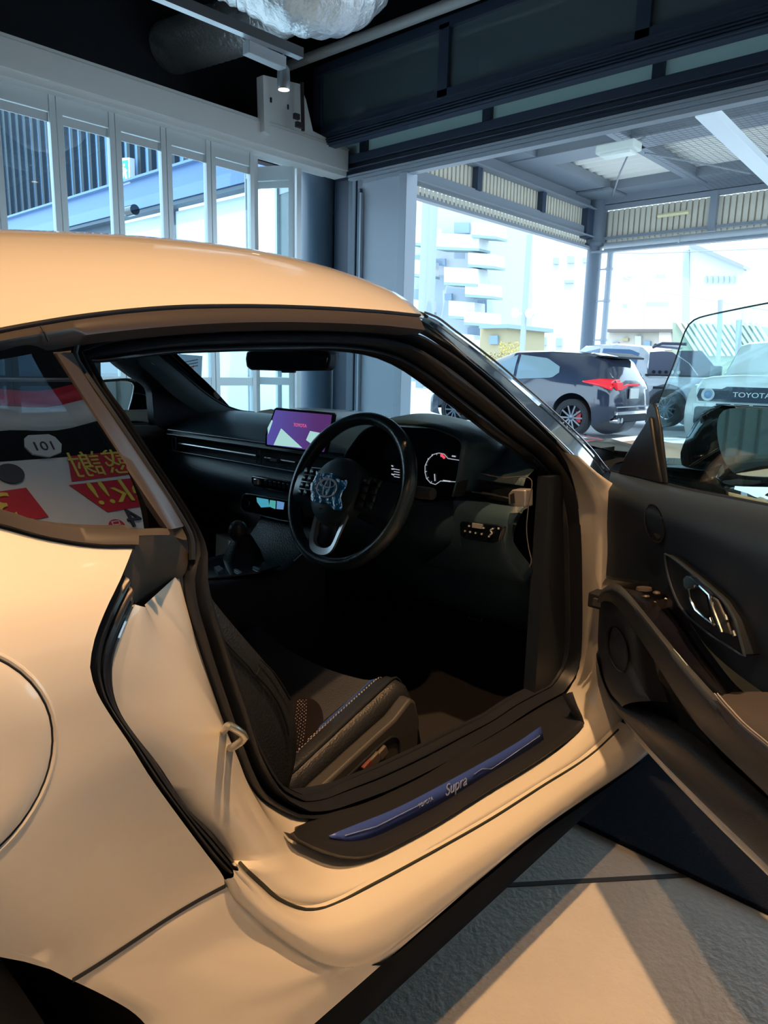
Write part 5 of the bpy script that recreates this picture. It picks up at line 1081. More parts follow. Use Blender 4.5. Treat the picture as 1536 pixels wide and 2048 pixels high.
sx_ = PY(476, 1062, .0); q = MB(); q.ball(sx_, .026, sc=(1, .9, 1.1)); kn = q.build('gear_knob', mat('knob_leather', (.05, .045, .048), .35), car)
q = MB(); q.lathe([(0, .027), (.015, .024), (.018, .020)], sx_, (-.3, -.2, 1), 16); q.build('knob_cap', mat('knob_cap_mat', (.14, .14, .15), .25, metal=.6), kn)
q = MB(); q.tube([sx_, (sx_.x+.01, .0, .62)], .010, 10); b0 = Vector((sx_.x+.015, 0, .553)); q.lathe([(.055, 0), (.045, .03), (.022, .07)], b0, (0, 0, 1), 16); q.build('gear_gaiter', LEATH, car)
# pedals
for nm, P_ in (('clutch_pedal', ((948, 1196), (975, 1203), (962, 1243), (936, 1236))), ('brake_pedal', ((1026, 1213), (1055, 1220), (1050, 1256), (1018, 1250))), ('accelerator_pedal', ((1112, 1232), (1117, 1236), (1098, 1300), (1092, 1296)))):
    q = MB(); q.prism([PX(u, v, -.76) for u, v in P_], (.012, 0, 0)); o = q.build(nm, RUBBER, car, bevel=.002); q = MB(); q.tube([PX(u, v, -.764) for u, v in P_], .0014, 6, closed=(nm != 'accelerator_pedal')); q.build('pedal_rim', SATIN, o)
    a = PX(P_[1][0], P_[1][1], -.75); q = MB(); q.tube([a+Vector((.01, .005, -.02)), a+Vector((.10, -.005, .12))], .007, 8); q.build('pedal_arm', DARKM, o)
# steering wheel
AL = radians(23); ez = Vector((-cos(AL), 0, sin(AL))); ex = Vector((0, -1, 0)); ey = Vector((sin(AL), 0, cos(AL))); SW = PY(697, 980, -.37)
def sw(x, y, z=0.): return SW+ex*x+ey*y+ez*z
N = 72; R0 = .1705
q = MB(); rows = []
for i in range(N):
    a = 2*pi*i/N; d = ex*cos(a)+ey*sin(a); th = .0155+.0015*abs(cos(a))**4+.0012*math.exp(-((a-radians(35))/.3)**2)+.0012*math.exp(-((a-radians(145))/.3)**2)
    rows.append([SW+d*(R0+cos(b)*th*.92)+ez*sin(b)*th for b in [2*pi*k/14 for k in range(14)]])
q.grid(rows, cu=True, cv=True); swo = q.build('steering_wheel', mat('wheel_leather', (.024, .040, .052), .30, coat=.25, crough=.25, bump=.08, bscale=300, tex='voronoi'), car)
WL[swo.name] = WL[car.name]
q = MB()
for s_ in (-1, 1):   # side spokes
    q = MB(); rows = []
    for i in range(9):
        f = i/8; x = s_*(.045+.115*f); yc = -.008-.004*f; h_ = .036+.006*f; zc = .036-.030*f
        rows.append([sw(x, yc+h_*cos(b), zc+.011*sin(b)) for b in [2*pi*k/12 for k in range(12)]])
    q.grid(rows, cu=True); q.build('side_spoke', DK2, swo)
q = MB(); rows = []
for r_, z_ in ((0.0001, .060), (.035, .059), (.056, .055), (.070, .046), (.075, .03), (.070, .005)):
    rows.append([sw(cos(a)*r_*(1.0-.10*max(0, -sin(a))), sin(a)*r_*(1.0 if sin(a) > 0 else 1.12)-.010, z_) for a in [2*pi*k/40 for k in range(40)]])
q.grid(rows, cu=True); hub = q.build('airbag_pad', mat('pad_vinyl', (.030, .052, .064), .42, bump=.06, bscale=400), swo); WL[hub.name] = WL[car.name]
q = MB(); U_ = [(-.044, -.060), (-.044, -.10), (-.036, -.142), (-.017, -.156), (.017, -.156), (.036, -.142), (.046, -.10), (.056, -.055)]
Ui = [(-.036, -.060), (-.035, -.10), (-.028, -.132), (-.013, -.141), (.013, -.141), (.028, -.132), (.036, -.10), (.046, -.055)]
q.grid([[sw(x, y, .030-.10*(-y-.05)*.4) for x, y in [(p.x, p.y) for p in cr([(a, b, 0) for a, b in U_], 30)]], [sw(x, y, .036-.10*(-y-.05)*.4) for x, y in [(p.x, p.y) for p in cr([(a, b, 0) for a, b in U_], 30)]], [sw(x, y, .034-.10*(-y-.05)*.4) for x, y in [(p.x, p.y) for p in cr([(a, b, 0) for a, b in Ui], 30)]], [sw(x, y, .022-.10*(-y-.05)*.4) for x, y in [(p.x, p.y) for p in cr([(a, b, 0) for a, b in Ui], 30)]]]); q.build('lower_spoke_trim', mat('spoke_silver', (.60, .62, .65), .35, metal=.7), swo)
q = MB(); q.grid([[sw(-.027, -.05, .032), sw(.027, -.05, .032)], [sw(-.027, -.10, .026), sw(.027, -.10, .026)], [sw(-.022, -.133, .018), sw(.022, -.133, .018)]]); q.build('lower_spoke', DK2, swo, solid=.006)
for s_ in (-1, 1):
    for r in range(4):
        for c_ in range(2):
            q = MB(); x = s_*(.084+c_*.024); y = .020-r*.017
            q.add([sw(x-.0105, y-.0072, .0385-c_*.004), sw(x+.0105, y-.0072, .0385-c_*.004), sw(x+.0105, y+.0072, .0385-c_*.004), sw(x-.0105, y+.0072, .0385-c_*.004)], [(0, 1, 2, 3)]); q.build('wheel_button', mat('button_black', (.028, .036, .045), .3), swo, solid=.004, solid_off=1)
# emblem under a blue protective film
EMB = mat('emblem_chrome', (.75, .85, .95), .35, metal=.5); zq = .0625
def ell(cx, cy, rx, ry): return [sw(cx+rx*cos(a), cy-.013+ry*sin(a), zq+.004) for a in [2*pi*k/32 for k in range(32)]]
q = MB(); q.tube(ell(0, -.002, .030, .021), .0016, 6, closed=True); q.tube(ell(0, -.002, .0085, .019), .0013, 6, closed=True); q.tube(ell(0, .008, .021, .0085), .0013, 6, closed=True); q.build('ring_emblem', EMB, hub)
def filmmat():
    m_ = bpy.data.materials.new('blue_protective_film'); m_.use_nodes = True; nt = m_.node_tree; b = nt.nodes['Principled BSDF']; b.inputs['Base Color'].default_value = (.01, .34, .80, 1); b.inputs['Roughness'].default_value = .12; b.inputs['Alpha'].default_value = .88
    b.inputs['Coat Weight'].default_value = 1; n = nt.nodes.new('ShaderNodeTexNoise'); n.inputs['Scale'].default_value = 55; n.inputs['Detail'].default_value = 3; bp = nt.nodes.new('ShaderNodeBump'); bp.inputs['Strength'].default_value = 1; bp.inputs['Distance'].default_value = .01
    tc = nt.nodes.new('ShaderNodeTexCoord'); nt.links.new(tc.outputs['Object'], n.inputs['Vector']); nt.links.new(n.outputs['Fac'], bp.inputs['Height']); nt.links.new(bp.outputs[0], b.inputs['Normal']); return m_
q = MB(); rows = []
for j in range(13):
    rows.append([sw(-.052+.104*i/16+.004*sin(j*.7)+(.010 if j > 6 else 0)*(j-6)/6*.6, .020-.066*j/12-.004*sin(i*.6)-.010*(i/16), zq+.002+.0022*sin(i*1.7+j*1.1)*cos(j*1.3)) for i in range(17)])
q.grid(rows); q.build('film_sheet', filmmat(), hub)
q = MB(); q.box(sw(-.010, -.062, .0560), (.002, .006, .006)); q.build('airbag_mark', mat('mark_dark', (.012, .014, .016), .5), hub)
text('airbag_lettering', 'SRS AIRBAG', .0042, sw(-.010, -.0700, .0545), Matrix((ex, ey, ez)).transposed(), mat('mark_grey', (.10, .12, .13), .5), hub, ext=.0002)
# column stalk and shroud
q = MB(); q.tube([SW-ez*.02, SW-ez*.16], [.045, .06], 20); q.build('column_shroud', PLAST, car)
sk = PX(822, 985, -1.12); q = MB(); q.tube([sk+Vector((0, .07, 0)), sk+Vector((0, .01, 0))], [.008, .013], 12); q.build('wiper_stalk', DK2, car); q = MB(); q.tube([PX(842, 985, -1.13)+Vector((.0, .02, 0)), PX(842, 985, -1.13), PX(866, 988, -1.13)], [.013, .014, .013], 14); q.build('stalk_tip', mat('stalk_grey', (.09, .085, .085), .4), car)
pd_ = [(-.075, -.045), (-.082, -.075), (-.070, -.115), (-.078, -.118), (-.092, -.078), (-.084, -.045)]
q = MB(); q.prism([sw(x, y, -.02) for x, y in pd_], ez*.004); q.build('paddle', SATIN, swo)
# rear view mirror
q = MB(); MR = [(492, 704), (500, 700), (648, 700), (657, 705), (659, 715), (655, 736), (648, 741), (560, 742), (500, 740), (492, 734), (490, 718)]
q.prism([PX(u, v, -1.10) for u, v in MR], (.03, 0, 0)); o = q.build('rear_view_mirror', BLACK, car, bevel=.005)
q = MB(); q.prism([PX(u, v, -1.102) for u, v in ((496, 706), (503, 703), (646, 703), (653, 707), (655, 716), (651, 734), (645, 738), (560, 739), (503, 737), (496, 731), (494, 718))], (.002, 0, 0)); q.build('mirror_glass', mat('dim_mirror', (.10, .12, .13), .03, metal=1), o)
q = MB(); q.tube([PX(575, 705, -1.08), (-1.05, -.01, 1.20)], .010, 8); q.tube([PX(565, 743, -1.09), PX(590, 743, -1.09)], .004, 6); q.build('mirror_stem', BLACK, o)
# passenger side windscreen pillar, inside
q = MB(); e1 = cr([PY(u, v, .62) for u, v in ((300, 690), (324, 713), (368, 749), (412, 786), (446, 808), (480, 821), (510, 825))], 24); e2 = cr([PY(u, v, .66) for u, v in ((240, 690), (262, 717), (300, 748), (345, 790), (385, 818), (425, 836), (470, 842))], 24); e3 = cr([PY(u, v, .70) for u, v in ((205, 695), (231, 724), (268, 753), (300, 776), (306, 812), (312, 850), (345, 862))], 24)
q.grid([e1]+[[p.lerp(r, f)+Vector((0, -.012*sin(pi*f), 0)) for p, r in zip(e1, e2)] for f in (.3, .6, 1)]); q.build('inner_pillar_trim', mat('pillar_cloth', (.09, .125, .15), .7), car)
q = MB(); q.grid([e2, [p.lerp(r, .5) for p, r in zip(e2, e3)], e3, [p+Vector((0, .04, 0)) for p in e3]]); q.build('inner_pillar_foot', NAVY, car)
q = MB(); q.tube([p+Vector((-.003, 0, .001)) for p in e1], .003, 6); q.build('pillar_edge', BLACK, car)
q = MB(); q.prism([PY(u, v, .632) for u, v in ((296, 716), (305, 717), (316, 727), (312, 732), (304, 727))], (0, .004, 0)); q.build('airbag_tag', mat('tag_grey', (.34, .40, .42), .5), car)
q = MB(); q.prism([PY(u, v, .70) for u, v in ((186, 715), (201, 722), (203, 800), (186, 760))], (0, .03, 0)); q.build('inner_door_pillar', mat('pillar_cloth_dark', (.05, .07, .08), .6), car)
q = MB(); q.prism([PY(u, v, .70) for u, v in ((230, 853), (345, 850), (350, 874), (240, 876))], (0, .06, 0)); q.build('passenger_door_top', mat('door_top_brown', (.045, .040, .038), .5), car)
# passenger door mirror
NC = Vector((-1.0, 1.0, .93)); NA = radians(204); NN = Vector((cos(NA), sin(NA), 0))
def PN(u, v, w_=0.): d = ray(u, v); return CAM+d*((NC+NN*w_-CAM).dot(NN)/d.dot(NN))
q = MB(); H_ = [PN(p.x, p.y, 0 if p.x < 262 else -.05*(p.x-262)/48) for p in cr([(a, b, 0) for a, b in ((180, 775), (196, 762), (225, 758), (262, 757), (288, 766), (301, 786), (308, 815), (309, 840), (280, 842), (248, 840), (215, 832), (185, 810), (180, 775))], 40)]
hc = sum(H_, Vector())/40
q.grid([[p.lerp(hc, .12) for p in H_], H_, [p.lerp(hc, .1)-NN*.04 for p in H_], [p.lerp(hc, .45)-NN*.075 for p in H_], [hc-NN*.085]*40], cu=True); pm = q.build('passenger_mirror', GLOSSB, car, sharp=60)
G_ = [PN(p.x, p.y, .001) for p in cr([(a, b, 0) for a, b in ((184, 776), (198, 767), (228, 763), (255, 763), (265, 769), (265, 784), (260, 808), (252, 828), (243, 833), (222, 828), (198, 812), (184, 795), (184, 776))], 40)]
q = MB(); q.v = G_; q.f = [tuple(range(40))]; q.mi = [0]; q.build('mirror_glass', mat('mirror_silver', (.80, .88, .90), .02, metal=1), pm, smooth=False, solid=.002)
q = MB(); q.tube(cr([PN(u, v, .002) for u, v in ((240, 762), (256, 763), (266, 769), (266, 784), (260, 810), (252, 830), (243, 834))], 30), .0020, 6); q.build('mirror_edge', SATIN, pm)
q = MB(); q.prism([PY(u, v, .86) for u, v in ((248, 838), (312, 846), (316, 856), (262, 850))], (0, .10, 0)); q.build('mirror_arm', GLOSSB, pm, bevel=.004)
# driver seat
q = MB(); nx, ny = 30, 26; rows = []
def seatz(x, y):
    f = (x+1.68)/.40; b = .335+.125*f; a = (y+.395)/.24; e_ = abs(a)
    return b-.035*(1-min(1, e_)**2)+.018*math.exp(-((e_-.86)/.12)**2)-(.10*max(0, f-.86)/.14*max(0, f-.86)/.14 if f > .86 else 0)
for i in range(nx+1):
    x = -1.74+.475*i/nx; rows.append([(x+.0*abs(y), y, seatz(x, y)) for y in [-.635+.48*j/ny for j in range(ny+1)]])
q.grid(rows)
q.grid([[r[0] for r in rows], [(r[0][0], r[0][1]-.012, r[0][2]-.03) for r in rows], [(r[0][0], r[0][1]+.004, r[0][2]-.075) for r in rows]]); q.grid([rows[-1], [(p[0]+.008, p[1], p[2]-.03) for p in rows[-1]], [(p[0]-.03, p[1], p[2]-.14) for p in rows[-1]]])
seat = q.build('seat', LEATH, car, sharp=80); WL[seat.name] = WL[car.name]
q = MB(); q.grid([[(x, y, seatz(x, y)+.002) for y in [-.56+.33*j/14 for j in range(15)]] for x in [-1.62+.33*i/18 for i in range(19)]]); q.build('suede_insert', SUEDE, seat)
def onseat(u, v, off=.0025): # point on the cushion seen at a photo position
    d = ray(u, v); t = .6
    while t < 2.2:
        p = CAM+d*t
        if p.z <= seatz(p.x, max(-.635, min(-.155, p.y)))+off and -1.75 < p.x < -1.26: return p
        t += .002
    return PZ(u, v, .42)
PIPE = mat('blue_piping', (.03, .09, .36), .5); STI = mat('pale_stitch', (.40, .38, .40), .6)
bl_ = [(574, 1578), (610, 1535), (645, 1497), (680, 1461), (715, 1427), (750, 1397), (780, 1371), (797, 1353)]
def yline(y0, y1, x0=-1.64, x1=-1.30, n=30, up=.003): return [(x0+(x1-x0)*i/(n-1), y0+(y1-y0)*i/(n-1), seatz(x0+(x1-x0)*i/(n-1), y0+(y1-y0)*i/(n-1))+up) for i in range(n)]
q = MB(); q.tube(yline(-.592, -.560), .0022, 6); q.build('seat_piping', PIPE, seat)
for a_, b_ in ((-.600, -.570), (-.607, -.577)):
    pts_ = yline(a_, b_, n=90); q = MB()
    for k in range(0, 88, 2): q.tube([pts_[k], pts_[k+1]], .0009, 4)
    tag(q.build('stitching', STI, seat), kind='stuff')
q = MB(); q.tube(yline(-.630, -.618), .0028, 6); q.build('seat_seam', BLACK, seat)
# backrest
fr = [(398, 1130), (420, 1190), (447, 1228), (475, 1262), (510, 1303), (540, 1338), (562, 1372), (580, 1405), (589, 1435), (594, 1480), (589, 1530), (578, 1572), (566, 1600)]
F_ = cr([PY(u, v, -.66) for u, v in fr], 40)
def bk(p, k): return Vector((p.x-.02*k, p.y, p.z))
q = MB(); back = [Vector((min(-1.80, p.x-.16), -.67, p.z)) for p in F_]
rows = [back, [p.lerp(b_, .5)+Vector((0, -.008, 0)) for p, b_ in zip(F_, back)], [p.lerp(b_, .12)+Vector((0, -.006, 0)) for p, b_ in zip(F_, back)], F_, [p+Vector((.012, .03, 0)) for p in F_], [p+Vector((.0, .09, 0)) for p in F_], [p+Vector((-.035, .14, 0)) for p in F_], [p+Vector((-.035, .38, 0)) for p in F_], [p+Vector((.01, .46, 0)) for p in F_], [p+Vector((-.04, .50, 0)) for p in F_]]
q.grid(rows); q.build('backrest', LEATH, seat, sharp=70)
def bseam(P_, y=-.672, r=.002): q = MB(); q.tube(cr([PY(u, v, y) for u, v in P_], 24), r, 6); q.build('seat_seam', BLACK, seat)
bseam(((441, 1272), (470, 1304), (500, 1335), (512, 1349), (520, 1335))); bseam(((512, 1349), (540, 1380), (560, 1412), (573, 1446), (578, 1470))); bseam(((520, 1318), (545, 1342), (566, 1372), (582, 1400)), y=-.668, r=.0012)
rr = random.Random(5); q = MB()
for i in range(26):
    for j in range(6):
        f = i/25; x = -1.56-.10*f+.0; u = 606-34*f**1.6-(j-2)*5.5*(.6+.7*f); v = 1400+168*f+(j % 2)*3
        p = PY(u, v, -.60); q.ball(p, .0011, 5, 3)
tag(q.build('perforation_dots', mat('perforation_pale', (.42, .36, .36), .6), seat), kind='stuff')
# leather wedge carrying the perforation between cushion and backrest
q = MB(); q.grid([[PY(u, v, y) for u, v, y in r] for r in (((583, 1395, -.60), (600, 1390, -.60), (640, 1400, -.57), (650, 1440, -.57)), ((590, 1450, -.60), (606, 1450, -.597), (625, 1455, -.585), (640, 1470, -.58)), ((585, 1510, -.60), (600, 1505, -.597), (620, 1505, -.59), (640, 1490, -.58)), ((566, 1580, -.60), (576, 1572, -.597), (584, 1562, -.595), (600, 1540, -.59)))]); q.build('lumbar_wedge', mat('plum_leather', (.045, .030, .034), .5), seat, sub=2)
# plastic seat side cover with buttons
q = MB(); SB = [(618, 1600), (640, 1578), (700, 1522), (750, 1476), (790, 1440), (822, 1398), (832, 1402), (840, 1440), (838, 1490), (780, 1545), (700, 1585)]
q.prism([PY(u, v, -.685) for u, v in SB], (0, .03, 0)); sbs = q.build('seat_side_cover', mat('side_cover_brown', (.048, .048, .050), .55), seat, bevel=.006); WL[sbs.name] = WL[car.name]
q = MB(); q.tube(cr([PY(u, v, -.687) for u, v in ((690, 1558), (730, 1520), (770, 1483), (785, 1474), (797, 1480), (799, 1512))], 24), .0022, 6); q.build('cover_groove', BLACK, sbs)
for i, (u, v) in enumerate(((764, 1505), (749, 1518), (734, 1533))):
    q = MB(); q.box(PY(u, v, -.690), (.022, .010, .020), Matrix.Rotation(radians(-24), 3, 'Y')); o = q.build('seat_button', mat('button_tan', (.12, .10, .085), .45) if i < 2 else mat('button_red', (.17, .05, .05), .45), sbs, bevel=.002)
copy_ = seat.copy(); COL.objects.link(copy_); copy_.location.y += .80
WL[copy_.name] = WL[car.name]
for ch in list(seat.children):
    c = ch.copy(); COL.objects.link(c); c.parent = copy_
    for g_ in ch.children: d_ = g_.copy(); COL.objects.link(d_); d_.parent = c
q = MB(); q.box((-.95, -.42, .232), (.50, .42, .012)); q.build('floor_mat', mat('mat_brown_black', (.020, .019, .021), .95, bump=.5, bscale=350), car, bevel=.005)
# ribbed carpet strip inside the sill
q = MB(); a = rowS(I_BOT, 40, gseal, .05); q.grid([[p+Vector((0, -.01, -.004)) for p in a], [p+Vector((0, .012, -.008)) for p in a], [p+Vector((.0, .022, -.03)) for p in a], [p+Vector((0, .03, -.2)) for p in a]]); q.build('sill_carpet_strip', mat('ribbed_brown', (.030, .030, .032), .7, bump=.5, bscale=300), car)
# =================================================================== OPEN DRIVER DOOR
DA = radians(50); DH = Vector((-.86, -.87, 0)); DD = Vector((-cos(DA), -sin(DA), 0)); DN_ = Vector((-sin(DA), cos(DA), 0))
def PD(u, v, w_=0.):
    d = ray(u, v); t = (DH+DN_*w_-CAM).dot(DN_)/d.dot(DN_); return CAM+d*t
def DW(s_, z, w_=0.): p = DH+DD*s_+DN_*w_; p.z = z; return p
def ext(row, s1=1.13, n=8):
    p = row[-1]; s0 = (p-DH).dot(DD)
    if s0 > s1-.05: return row
    w0 = (p-DH).dot(DN_); return list(row)+[DW(s0+(s1-s0)*(i+1)/n, max(p.z, .22), w0*(1-.5*((i+1)/n)**3)) for i in range(n)]
def rowD(P_, n, w_, f=cr): return [PD(p.x, p.y, w_) for p in f([(a, b, 0) for a, b in P_], n)]
PANEL = mat('door_panel_soft', (.020, .036, .062), .5, bump=.08, bscale=420); BOLS = mat('door_bolster_vinyl', (.034, .041, .054), .5, bump=.1, bscale=420, tex='voronoi')
N = 60
q = MB(); outer = []
zs = (.248, .30, .42, .56, .70, .80, .842)
for z in zs:
    outer.append([DW(-.055+1.24*i/24, z+.028*(i/24)*(1 if z > .6 else .2), -.085-.045*sin(pi*min(1, (z-.2)/.66))**.8*min(1, .35+i/8)) for i in range(25)])
q.grid(outer); q.build('driver_door', PAINT, car, solid=.003, sharp=60); drv = bpy.data.objects['driver_door']; WL[drv.name] = WL[car.name]
# hem of the outer skin along the lower edge
q = MB(); hem = rowD([(1243, 1428), (1262, 1452), (1300, 1496), (1400, 1598), (1536, 1729), (1720, 1905)], 40, .012); hemb = rowD([(1244, 1430), (1256, 1452), (1294, 1501), (1393, 1607), (1530, 1742), (1712, 1922)], 40, .004)
hem, hemb = ext(hem, 1.16), ext(hemb, 1.16); q.grid([hem, hemb, [p-DN_*.09 for p in hemb]]); q.build('door_hem', PAINT, drv, solid=.002)
ROWS = [
 ([(1221, 943), (1262, 952), (1300, 962), (1380, 981), (1450, 995), (1536, 1012), (1760, 1056)], -.03, 0),
 ([(1221, 946), (1262, 956), (1300, 967), (1380, 986), (1450, 1000), (1536, 1018), (1760, 1063)], .02, 0),
 ([(1219, 958), (1262, 970), (1300, 982), (1380, 1002), (1450, 1022), (1536, 1046), (1760, 1100)], .045, 0),
 ([(1217, 985), (1262, 1005), (1320, 1030), (1400, 1060), (1470, 1090), (1536, 1118), (1760, 1210)], .062, 0),
 ([(1214, 1040), (1255, 1060), (1310, 1085), (1380, 1110), (1450, 1160), (1536, 1240), (1760, 1400)], .052, 0),
 ([(1210, 1100), (1250, 1115), (1300, 1130), (1360, 1150), (1430, 1225), (1536, 1330), (1760, 1490)], .040, 0),
 ([(1206, 1150), (1245, 1158), (1295, 1166), (1345, 1195), (1420, 1300), (1536, 1392), (1760, 1540)], .036, 0)]
q = MB(); q.grid([list(r) for r in zip(*[cr(list(c), 40) for c in zip(*[ext(rowD(P_, N, w_)) for P_, w_, _ in ROWS])])]); q.grid([ext(rowD(ROWS[0][0], N, -.03)), ext(rowD(ROWS[0][0], N, -.075))]); q.build('upper_panel', PANEL, drv, sharp=60)
q = MB(); q.tube(ext(rowD([(1221, 943), (1300, 961), (1380, 980), (1450, 994), (1536, 1011), (1760, 1055)], 40, -.032)), .004, 6); q.build('belt_seal', RUBBER, drv)
# armrest top (gloss with switches) and bolster
TIN = [(1206, 1156), (1245, 1163), (1295, 1172), (1345, 1200), (1420, 1305), (1490, 1386), (1536, 1392), (1760, 1545)]
TOUT = [(1203, 1180), (1225, 1166), (1240, 1170), (1262, 1192), (1300, 1238), (1375, 1328), (1425, 1384), (1536, 1500), (1760, 1730)]
a = ext(rowD(TIN, N, .036)); b = ext(rowD(TOUT, N, .118))
q = MB(); q.grid([a, [p.lerp(r, .1)+Vector((0, 0, -.012)) for p, r in zip(a, b)], [p.lerp(r, .5)+Vector((0, 0, -.010)) for p, r in zip(a, b)], [p.lerp(r, .92)+Vector((0, 0, -.004)) for p, r in zip(a, b)], b]); q.build('armrest_console', mat('armrest_gloss', (.010, .010, .018), .22, coat=.6), drv, sharp=50)
BB = [([(1199, 1190), (1212, 1180), (1232, 1180), (1256, 1200), (1298, 1250), (1370, 1340), (1420, 1398), (1536, 1515), (1760, 1740)], .128),
      ([(1197, 1195), (1208, 1188), (1228, 1190), (1256, 1216), (1300, 1276), (1364, 1362), (1412, 1424), (1536, 1545), (1760, 1765)], .124),
      ([(1195, 1200), (1206, 1196), (1226, 1200), (1258, 1236), (1304, 1300), (1360, 1388), (1408, 1450), (1536, 1572), (1760, 1792)], .110),
      ([(1194, 1205), (1205, 1202), (1225, 1208), (1260, 1250), (1306, 1318), (1360, 1402), (1410, 1468), (1536, 1590), (1760, 1810)], .085)]
rows = [b]+[ext(rowD(P_, N, w_)) for P_, w_ in BB]; rows = [list(r) for r in zip(*[cr(list(c), 18) for c in zip(*rows)])]
q = MB(); q.grid(rows); q.grid([rows[-1], [p-DN_*.05 for p in rows[-1]]]); q.build('armrest_bolster', BOLS, drv, sharp=70)
# padded armrest cushion at the right
q = MB(); C1 = [(1427, 1388), (1470, 1384), (1536, 1384), (1640, 1390)]; C2 = [(1436, 1402), (1480, 1445), (1536, 1490), (1640, 1580)]; C0 = [(1424, 1386), (1429, 1420), (1470, 1475), (1536, 1530)]
a1 = rowD(C1, 24, .050); a2 = rowD(C2, 24, .135); a3 = rowD([(1426, 1400), (1466, 1458), (1536, 1520), (1640, 1610)], 24, .137); a1, a2, a3 = ext(a1, .92), ext(a2, .92), ext(a3, .92); q.grid([[a1[-1], (a1[-1]+a2[-1])/2, a2[-1]], [a1[-1]-Vector((0, 0, .05)), (a1[-1]+a2[-1])/2-Vector((0, 0, .05)), a2[-1]-Vector((0, 0, .05))]])
q.grid([a1, [p.lerp(r, .3)+Vector((0, 0, .006)) for p, r in zip(a1, a2)], [p.lerp(r, .8)+Vector((0, 0, .008)) for p, r in zip(a1, a2)], a2, a3]); q.build('armrest_cushion', mat('cushion_brown', (.065, .060, .062), .5, bump=.1, bscale=420, tex='voronoi'), drv, sharp=70)
for dw in (0, 6):
    q = MB(); q.tube([p+Vector((0, 0, .004)) for p in rowD([(1428+dw, 1392), (1452+dw, 1420), (1482+dw, 1452), (1536+dw, 1498), (1640+dw, 1590)], 40, .137)], .0010, 5); q.build('cushion_stitch', STI, drv)
# map pocket and lower bolster
LR = [([(1192, 1262), (1200, 1286), (1222, 1318), (1250, 1340), (1300, 1345), (1356, 1405), (1410, 1468), (1536, 1592), (1760, 1815)], .020),
      ([(1191, 1290), (1196, 1330), (1215, 1372), (1255, 1402), (1300, 1420), (1360, 1452), (1420, 1500), (1536, 1615), (1760, 1832)], .020),
      ([(1193, 1310), (1203, 1350), (1222, 1385), (1258, 1404), (1305, 1424), (1365, 1456), (1424, 1505), (1536, 1600), (1760, 1812)], .050),
      ([(1196, 1330), (1209, 1372), (1228, 1405), (1262, 1430), (1310, 1456), (1375, 1500), (1440, 1560), (1536, 1640), (1760, 1850)], .075),
      ([(1200, 1350), (1215, 1390), (1235, 1425), (1258, 1447), (1305, 1492), (1400, 1590), (1460, 1650), (1536, 1722), (1760, 1935)], .060),
      ([(1202, 1355), (1217, 1395), (1240, 1432), (1262, 1452), (1300, 1498), (1400, 1600), (1460, 1658), (1536, 1731), (1760, 1945)], .015)]
q = MB(); q.grid([list(r) for r in zip(*[cr(list(c), 26) for c in zip(*[ext(rowD(P_, N, w_)) for P_, w_ in LR])])]); q.build('lower_bolster', BOLS, drv, sharp=75)
# front lower panel with loudspeaker
q = MB(); FL = [([(1198, 1196), (1196, 1240), (1193, 1290), (1200, 1350), (1214, 1390), (1238, 1430)], -.02), ([(1204, 1200), (1202, 1250), (1203, 1300), (1209, 1350), (1223, 1385), (1246, 1412)], .080), ([(1226, 1204), (1229, 1250), (1232, 1300), (1238, 1345), (1252, 1380), (1270, 1404)], .092), ([(1262, 1248), (1264, 1280), (1268, 1310), (1276, 1345), (1288, 1375), (1304, 1402)], .085), ([(1306, 1314), (1310, 1330), (1314, 1345), (1320, 1362), (1328, 1380), (1336, 1405)], .045)]
q.grid([list(r) for r in zip(*[cr(list(c), 18) for c in zip(*[rowD(P_, 24, w_) for P_, w_ in FL])])]); q.build('speaker_panel', BOLS, drv, sharp=70)
def ellD(cx, cy, rx, ry, tilt, w_, n=32):
    return [PD(cx+rx*cos(a)*cos(tilt)-ry*sin(a)*sin(tilt), cy+rx*cos(a)*sin(tilt)+ry*sin(a)*cos(tilt), w_) for a in [2*pi*k/n for k in range(n)]]
q = MB(); t_ = radians(-12)
q.grid([ellD(1235, 1298, 22, 50, t_, .088), ellD(1236, 1298, 18, 45, t_, .096), ellD(1236, 1298, 16, 41, t_, .088)], cu=True); sp_o = q.build('loudspeaker', RUBBER, drv)
q = MB()
for k in range(6): q.tube(ellD(1236, 1298, 15-2.4*k, 39-6.2*k, t_, .0905), .0008, 5, closed=True)
q.grid([ellD(1236, 1298, 16, 41, t_, .0885), ellD(1236, 1298, .1, .1, t_, .0885)], cu=True); q.build('speaker_grille', mat('grille_mesh', (.07, .07, .07), .5), drv)
q = MB(); t_ = radians(-12); q.grid([ellD(1309, 1047, 20, 41, t_, .053), ellD(1309, 1047, 19, 40, t_, .062), ellD(1309, 1047, 16, 37, t_, .062), ellD(1309, 1047, 15, 35, t_, .050)], cu=True); q.build('tweeter_ring', mat('ring_gloss', (.02, .02, .028), .2, coat=.5), drv)
q = MB(); q.grid([ellD(1309, 1047, 15, 35, t_, .0545), ellD(1309, 1047, .1, .1, t_, .0535)], cu=True); q.build('tweeter_bowl', PANEL, drv); q = MB(); q.grid([ellD(1312, 1051, 10, 27, t_, .056), ellD(1312, 1051, .1, .1, t_, .0575)], cu=True); q.build('tweeter_grille', mat('tweeter_mesh', (.06, .085, .10), .5, bump=1, bscale=900, tex='voronoi'), drv)
